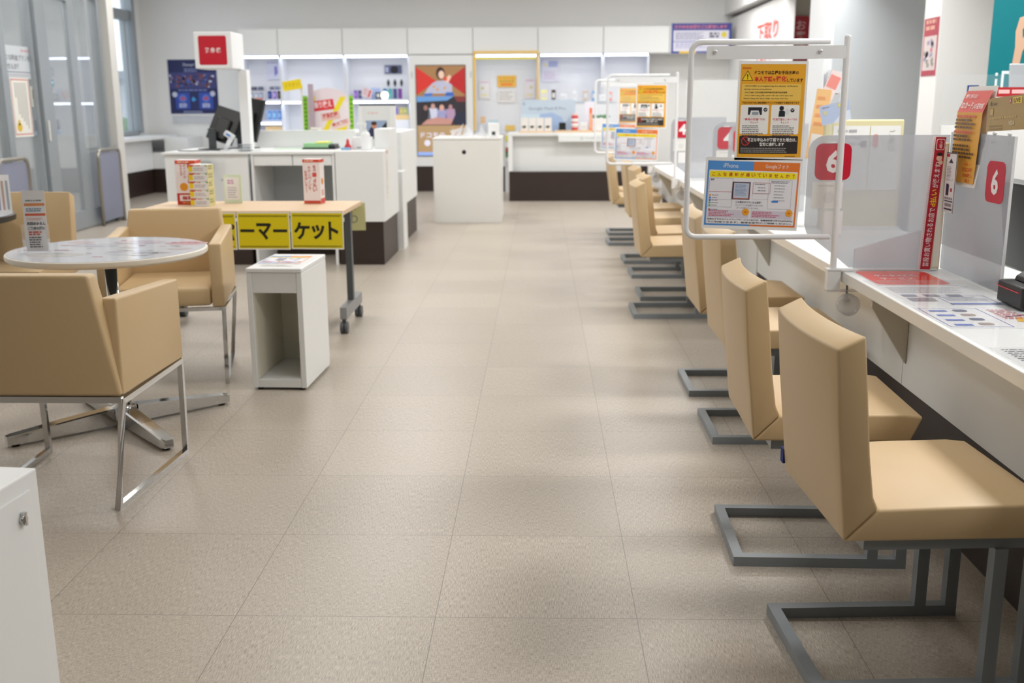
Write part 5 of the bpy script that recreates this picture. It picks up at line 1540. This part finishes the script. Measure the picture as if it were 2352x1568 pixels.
card('white_price_board', 'glossy white price board behind the orange flag', 'board', 0.60, 0.9055, 0.16, 0.40, (240, 238, 250), None, y=DY + 0.34)

# corner: low cabinets, blue poster
t = thing('low_wall_cabinet', 'low white cabinet with dark plinth in the far left corner', 'cabinet', (0, 15.6, 0))
G().box(-6.0, -5.25, 0, 0.69, 0.36, 0.60, WHITE).box(-5.62, -5.27, 0.02, 0.69, 0.6005, 0.82, WHITE).build('body', parent=t)
G().box(-5.98, -4.5, 0.03, 0.69, 0, 0.3595, DARKW).build('plinth', parent=t)
t = thing('wall_shelf', 'white wall desk under the window in the far left corner', 'desk', (0, 14.3, 0))
G().box(-6.06, -5.62, -0.9, 1.9, 0.80, 0.85, WHITE, 0.003).build('top', parent=t)
G().box(-6.06, -5.80, -0.88, 1.29, 0.36, 0.799, WHITE).build('body', parent=t)
G().box(-6.05, -5.82, -0.87, 1.29, 0, 0.3595, DARKW).build('plinth', parent=t)
s = Sheet(0.75, 0.81, (28, 36, 92), 0.004)
s.text('Disney+', 0.24, 0.70, 0.055, (226, 230, 246), 3, wd=0.18)
s.lines(0.25, 0.66, 0.2, 2, 0.03, 0.014, (140, 150, 200), 2)
s.rect(0, 0.38, 0.75, 0.24, (62, 64, 124), 1)
for k in range(60):
    c = random.choice(((110, 60, 90), (220, 226, 240), (70, 90, 160), (140, 80, 80), (90, 110, 190), (40, 46, 90), (170, 150, 190)))
    a, b = random.uniform(.015, .055), random.uniform(.02, .045)
    s.rect(random.uniform(0.01, 0.68), random.uniform(0.39, 0.58), a, b, c, 2, rot=random.uniform(-.4, .4))
for x in (0.09, 0.45):
    s.rect(x, 0.07, 0.22, 0.25, (46, 78, 176), 1, r=0.012)
    s.disc(x + 0.11, 0.23, 0.06, (90, 120, 210), 2)
    s.disc(x + 0.11, 0.23, 0.04, (190, 80, 110), 3, ry=0.025)
    s.lines(x + 0.05, 0.14, 0.13, 3, 0.022, 0.014, (220, 226, 246), 2)
s.disc(0.08, 0.29, 0.04, (206, 214, 232), 3); s.disc(0.67, 0.30, 0.04, (206, 206, 226), 3)
s.face([(0.36, 0.18), (0.41, 0.21), (0.36, 0.26), (0.335, 0.21)], (60, 160, 230), 2)
s.lines(0.14, 0.345, 0.45, 1, 0.03, 0.02, (120, 134, 200), 2)
s.lines(0.2, 0.03, 0.3, 2, 0.022, 0.010, (170, 180, 220), 2)
tag(s.build('wall_poster', loc=(-5.72, 16.294, 1.158)), 'dark blue streaming service poster on the left back wall', 'poster')
G().box(-5.68, -5.0, 16.24, 16.298, 1.02, 1.13, FROSTL).build('leaflet_tray')
tag(bpy.data.objects['leaflet_tray'], 'white translucent tray on the wall below the dark blue poster', 'tray')

# entrance guards
def guard(label, y0, y1):
    t = thing('door_guard', label, 'guard rail', (-4.80, y0, 0), 0, 'steel framed guards beside the entrance')
    L_ = y1 - y0
    g = G()
    R = 0.08
    P = [(0, 0, 0.0)] + [(0, R - R * math.cos(a), 0.82 - R + R * math.sin(a)) for a in [PI / 2 * k / 6 for k in range(7)]] + [(0, L_ - R + R * math.sin(a), 0.82 - R + R * math.cos(a)) for a in [PI / 2 * k / 6 for k in range(7)]] + [(0, L_, 0.0)]
    g.tube(P, 0.020, NICKEL, n=14)
    g.build('rail', parent=t, smooth=False)
    G().box(-0.003, 0.003, 0.015, L_ - 0.015, 0.05, 0.79, SMOKE).build('panel', parent=t)
guard('steel framed grey guard panel right of the sliding glass door', 11.28, 11.86)
guard('steel framed grey guard panel left of the sliding glass door, cut by the picture edge', 9.15, 9.70)
# papers on the entrance glass
s = Sheet(0.62, 0.30, (206, 212, 218), 0.001)
s.text('りな料金プランを', 0.06, 0.165, 0.055, (90, 96, 106), 2, wd=0.46, bold=0.01)
s.text('せんか？', 0.07, 0.085, 0.055, (90, 96, 106), 2, wd=0.22, bold=0.01)
s.text('docomo', 0.36, 0.25, 0.026, (206, 120, 130), 2, wd=0.15, bold=0.02)
s.rect(0.06, 0.055, 0.5, 0.010, (150, 150, 166), 2)
s.lines(0.06, 0.03, 0.5, 2, 0.022, 0.010, (170, 170, 180), 2)
o = s.build('door_poster', loc=(-4.940, 9.73, 1.545), rz=PI / 2)
tag(o, 'grey poster with two lines of dark lettering on the entrance glass at the far left', 'poster')
s = Sheet(0.36, 0.55, (240, 238, 230), 0.001)
s.frame(0.012, 0.02, 0.336, 0.515, 0.009, (200, 80, 84), 1)
for k in range(6):
    for j in range(25 - k * 2 - (7 if k == 5 else 0)):
        s.rect(0.275 - k * 0.040, 0.490 - j * 0.0172, 0.016, 0.011, (96, 96, 98), 2)
s.disc(0.10, 0.09, 0.05, (226, 190, 50), 2, ry=0.04)
s.disc(0.10, 0.135, 0.026, (230, 200, 70), 2)
o = s.build('door_notice', loc=(-4.939, 9.815, 1.005), rz=PI / 2)
tag(o, 'white vertical notice with red border and yellow figure on the entrance glass', 'notice')
s = Sheet(0.10, 0.19, (226, 226, 214), 0.001)
s.frame(0.03, 0.07, 0.035, 0.09, 0.010, (70, 70, 66), 1)
s.lines(0.02, 0.04, 0.06, 2, 0.018, 0.007, (150, 150, 150), 2)
o = s.build('small_notice', loc=(-4.940, 10.20, 1.285), rz=PI / 2)
tag(o, 'small cream notice with a phone outline beside the red bordered one', 'notice')
for y, lb in ((10.18, 'left of'), (10.55, 'right of')):
    s = Sheet(0.11, 0.16, GLASS, 0.001)
    s.face([(0.02, 0.065), (0.09, 0.065), (0.06, 0.085), (0.06, 0.15), (0.048, 0.15), (0.048, 0.085)], (110, 120, 150), 1)
    s.rect(0.01, 0.008, 0.09, 0.042, (150, 170, 190), 1, r=0.012)
    o = s.build('door_sticker', loc=(-4.935 if y < 10.3 else -4.885, y, 1.0), rz=PI / 2)
    tag(o, 'faded blue tower-shaped door sticker ' + lb + ' the wide door stile', 'sticker', 'blue door stickers')
s = Sheet(0.05, 0.06, (70, 150, 176), 0.001)
s.rect(0.01, 0.02, 0.03, 0.02, (200, 226, 232), 1)
o = s.build('teal_sticker', loc=(-4.885, 10.54, 1.49), rz=PI / 2)
tag(o, 'tiny teal sticker on the sliding glass door', 'sticker')

# ---------------------------------------------------------------- staff side behind the counter
s = Sheet(0.87, 0.42, (56, 70, 150), 0.004)
s.rect(0.03, 0.03, 0.80, 0.29, (222, 222, 236), 1)
s.rect(0.02, 0.34, 0.83, 0.06, (66, 66, 140), 1)
s.text('スマホのお困りごと解決します', 0.04, 0.345, 0.05, (230, 120, 130), 2, wd=0.76, bold=0.025)
s.lines(0.06, 0.28, 0.45, 5, 0.022, 0.014, (150, 150, 180), 2)
s.rect(0.03, 0.16, 0.80, 0.012, (110, 116, 180), 2)
s.lines(0.06, 0.13, 0.5, 3, 0.028, 0.016, (170, 170, 210), 2)
s.disc(0.76, 0.26, 0.04, (226, 206, 60), 3)
s.lines(0.55, 0.26, 0.15, 2, 0.04, 0.03, (80, 80, 100), 2)
s.rect(0.12, 0.0, 0.24, 0.03, (230, 190, 50), 2)
tag(s.build('wall_poster', loc=(1.90, 15.71, 1.985)), 'blue bordered poster with pink headline over the cabinets at the right', 'poster')
s = Sheet(1.75, 0.60, (240, 238, 242), 0.004)
s.text('下取り', 0.25, 0.32, 0.22, (222, 90, 70), 2, wd=1.25, bold=0.03)
s.text('プログラム', 0.25, 0.06, 0.20, (222, 100, 80), 2, wd=1.25, bold=0.03)
tag(s.build('wall_poster', loc=(2.835, 14.45, 1.72), rz=-PI / 2), 'white poster with big red lettering on the staff side wall under the soffit', 'poster')
s = Sheet(0.20, 0.55, (176, 40, 50), 0.004, r=0.04)
s.vtext('お客様', 0.1, 0.50, 0.11, (230, 190, 190), 2, bold=0.01)
tag(s.build('hanging_sign', loc=(3.05, 13.15, 1.75)), 'red vertical sign with rounded ends in the staff passage', 'sign')
s = Sheet(0.30, 0.42, (182, 60, 78), 0.002)
s.rect(0.02, 0.04, 0.26, 0.25, (222, 208, 206), 1)
s.lines(0.04, 0.38, 0.22, 2, 0.045, 0.028, (226, 170, 150), 2)
for k in range(16): s.rect(random.uniform(.03, .2), random.uniform(.06, .24), .05, .03, random.choice(((160, 150, 180), (206, 130, 140), (150, 150, 140), (236, 230, 236))), 2, rot=random.uniform(-.6, .6))
tag(s.build('column_poster', loc=(2.927, 8.32, 1.48), rz=-PI / 2), 'small red bordered poster on the narrow side of the grey white column', 'poster')
t = thing('banner_stand', 'teal roll-up banner with a woman holding a card behind the counter', 'banner', (2.375, 5.75, 0))
s = Sheet(0.80, 1.95, (0, 120, 130), 0.004)
s.face([(0.115, 1.36), (0.15, 1.36), (0.17, 1.52), (0.215, 1.60), (0.225, 1.63), (0.20, 1.635), (0.165, 1.585), (0.16, 1.63), (0.185, 1.665), (0.215, 1.665), (0.225, 1.68), (0.18, 1.705), (0.14, 1.69), (0.125, 1.62), (0.13, 1.54)], (214, 176, 148), 2)
s.rect(0.21, 1.635, 0.06, 0.022, (180, 226, 220), 4, rot=0.4)
s.disc(0.46, 1.68, 0.21, (34, 24, 24), 2, ry=0.30)
s.disc(0.45, 1.66, 0.155, (176, 128, 104), 3, ry=0.22)
s.disc(0.365, 1.70, 0.026, (40, 26, 24), 5, ry=0.012)
s.disc(0.52, 1.70, 0.026, (40, 26, 24), 5, ry=0.012)
s.face([(0.395, 1.56), (0.43, 1.575), (0.47, 1.56), (0.43, 1.545)], (176, 50, 50), 5)
s.face([(0.25, 1.0), (0.72, 1.0), (0.75, 1.35), (0.55, 1.46), (0.40, 1.46), (0.28, 1.38)], (20, 90, 66), 3)
s.disc(0.24, 1.42, 0.035, (230, 206, 30), 4)
s.text('iD', 0.04, 1.30, 0.12, (230, 240, 240), 3, wd=0.12)
s.build('print', parent=t, loc=(0, 0, 0.03))
G().box(0.0, 0.80, -0.05, 0.09, 0, 0.028, ALU, 0.004).build('base', parent=t)
G().box(0.39, 0.41, 0.03, 0.045, 0.028, 1.97, ALU).build('rear_pole', parent=t)
# notices on the low staff boards
t = thing('staff_screen_board', 'clear board with small notices on the staff desk behind the frosted panel', 'board', (1.95, 5.2, 0))
G().box(0.0, 1.2, 0, 0.03, 0, 1.18, WHITE).build('lower_board', parent=t)
G().box(0.0, 1.2, 0.01, 0.016, 1.1805, 1.42, CLEAR).build('clear_top', parent=t)
for x, wd, h, c, lb in ((2.06, 0.055, 0.07, (44, 66, 130), 'tiny navy sticker on the clear staff board'), (2.125, 0.05, 0.065, (230, 190, 190), 'tiny pink and white sticker beside the navy one')):
    s = Sheet(wd, h, c, 0.001)
    s.lines(0.008, h * 0.6, wd * 0.7, 2, h * 0.22, h * 0.1, (190, 204, 226) if c[0] < 100 else (216, 70, 80), 2)
    tag(s.build('sticker', loc=(x, 5.207, 1.30)), lb, 'sticker')
for x, wd, lb, hc in ((2.20, 0.17, 'left white leaflet with a dark red heading behind the gold card', (176, 40, 46)), (2.40, 0.17, 'right white leaflet with pink lettering behind the gold card', (226, 190, 196))):
    s = Sheet(wd, 0.26, (236, 236, 238), 0.001)
    s.rect(0, 0.215, wd, 0.045, hc, 1)
    s.lines(0.01, 0.23, wd * 0.8, 1, 0.02, 0.018, (236, 190, 190), 2)
    for k in range(7): s.disc(random.uniform(.02, wd - .02), random.uniform(.03, .19), 0.012, random.choice(((120, 160, 210), (226, 200, 120), (80, 90, 130), (220, 150, 150))), 2)
    tag(s.build('leaflet', loc=(x, 5.205, 1.10)), lb, 'leaflet')
# monitor lid behind the leaflets
t = thing('laptop', 'silver laptop seen from behind at the right edge', 'laptop', (2.41, 5.32, 1.0))
G().box(-0.10, 0.30, 0.0, 0.01, 0.20, 0.475, mat('silver_lid', (190, 196, 202), 0.3, 0.5), 0.004, rot=Matrix.Rotation(-0.15, 3, 'X')).build('lid', parent=t)
G().box(-0.10, 0.30, 0.02, 0.26, 0.185, 0.198, mat('silver_lid', (190, 196, 202), 0.3, 0.5), 0.003).build('keyboard_base', parent=t)
G().box(-0.12, 0.32, 0.0, 0.30, -0.999, 0.184, WHITE).build('plinth', parent=t)
# cream and pink standing calculators/boards above the divider
t = thing('information_board', 'cream framed information board standing beyond the frosted divider', 'board', (1.50, 5.0, 0))
G().box(-0.16, 0.21, 0.02, 0.06, 0.7005, 1.213, mat('cream_frame', (222, 214, 170), 0.5), 0.006).build('frame', parent=t)
s = Sheet(0.17, 0.30, (236, 238, 236), 0.001)
s.lines(0.02, 0.27, 0.12, 3, 0.03, 0.012, (170, 170, 176)); s.rect(0.13, 0.20, 0.03, 0.03, (90, 90, 90), 2)
s.build('left_panel', parent=t, loc=(-0.12, 0.018, 0.885))
s = Sheet(0.14, 0.30, (236, 238, 236), 0.001)
s.rect(0.012, 0.20, 0.025, 0.06, (226, 90, 50), 2, r=0.01); s.vtext('ご案内', 0.10, 0.28, 0.03, (150, 150, 120), 2)
s.build('right_panel', parent=t, loc=(0.055, 0.018, 0.885))
G().box(-0.16, 0.21, -0.02, 0.0195, 0.7005, 0.712, WHITE).build('foot', parent=t)
t = thing('blue_card_sign', 'pale blue payment card sign tilted on clips beyond the divider', 'sign', (1.30, 4.92, 0.7005))
s = Sheet(0.135, 0.088, (176, 192, 224), 0.002)
s.rect(0.012, 0.045, 0.018, 0.016, (206, 200, 150), 2); s.lines(0.012, 0.074, 0.035, 1, 0.02, 0.005, (120, 120, 160), 2)
s.rect(0.085, 0.066, 0.042, 0.016, (230, 220, 60), 2); s.face([(0.05, 0.0), (0.135, 0.0), (0.135, 0.045), (0.10, 0.04)], (214, 224, 240), 1)
s.build('card_board', parent=t, loc=(0, 0, 0.488), ry=-0.22)
for x in (0.04, 0.11):
    G().cyl((x, 0.006, 0.0), (x, 0.006, 0.50), 0.005, m=CLEAR, n=10).build('clip_rod', parent=t)
t = thing('orange_leaflet_stand', 'orange and red leaflets fanned on a stand beyond the divider', 'leaflet stand', (1.275, 5.1, 0.7005))
s = Sheet(0.07, 0.33, (240, 190, 120), 0.002)
s.rect(0.01, 0.02, 0.05, 0.10, (236, 236, 240), 1); s.lines(0.01, 0.28, 0.05, 4, 0.04, 0.015, (226, 150, 90), 2)
s.build('front_leaflet', parent=t, loc=(0.0, 0, 0.33), ry=0.12)
s = Sheet(0.06, 0.20, (246, 226, 226), 0.002)
s.rect(0.005, 0.12, 0.05, 0.06, (240, 140, 130), 1); s.rect(0.005, 0.02, 0.05, 0.05, (244, 160, 110), 1)
s.build('red_leaflet', parent=t, loc=(0.03, 0.01, 0.56), ry=0.4)
for k in range(3):
    s = Sheet(0.075, 0.10, (228, 232, 240), 0.001)
    s.build('white_leaf', parent=t, loc=(0.075, 0.014 + 0.004 * k, 0.645 - 0.01 * k), ry=0.15 - 0.1 * k)
G().box(-0.01, 0.10, 0.0, 0.05, 0, 0.33, CLEAR).build('holder', parent=t)
# small goods on the low staff partition seen between the screens
for k, (x, c, h, lb) in enumerate(((1.64, (150, 176, 196), 0.10, 'small blue grey bottle on the counter beyond the middle screen pole'), (1.50, (226, 190, 120), 0.07, 'small orange packet on the counter beyond the first number 4'), (1.60, (210, 150, 150), 0.2, 'thin pink stick sign beyond the large screen'), (1.66, (130, 160, 190), 0.12, 'slanted blue card stand beyond the large screen'))):
    y = 7.3 + k * 0.25
    nm_, ct_ = (('bottle', 'bottle'), ('packet', 'packet'), ('stick_sign', 'sign'), ('card_stand', 'card stand'))[k]
    t = thing(nm_, lb, ct_, (x, y, 0), 0)
    G().box(-0.05, 0.05, 0, 0.06, 0.7005, 1.099, WHITE).build('pedestal', parent=t)
    G().box(-0.04, 0.04, 0.0, 0.03, 1.1, 1.1 + h, mat('counter_item_%d' % k, c, 0.5), 0.006).build('body', parent=t)
struct(G().box(1.62, 2.84, 11.8, 11.9, 0, 1.53, WHITE).build('partition_back'))
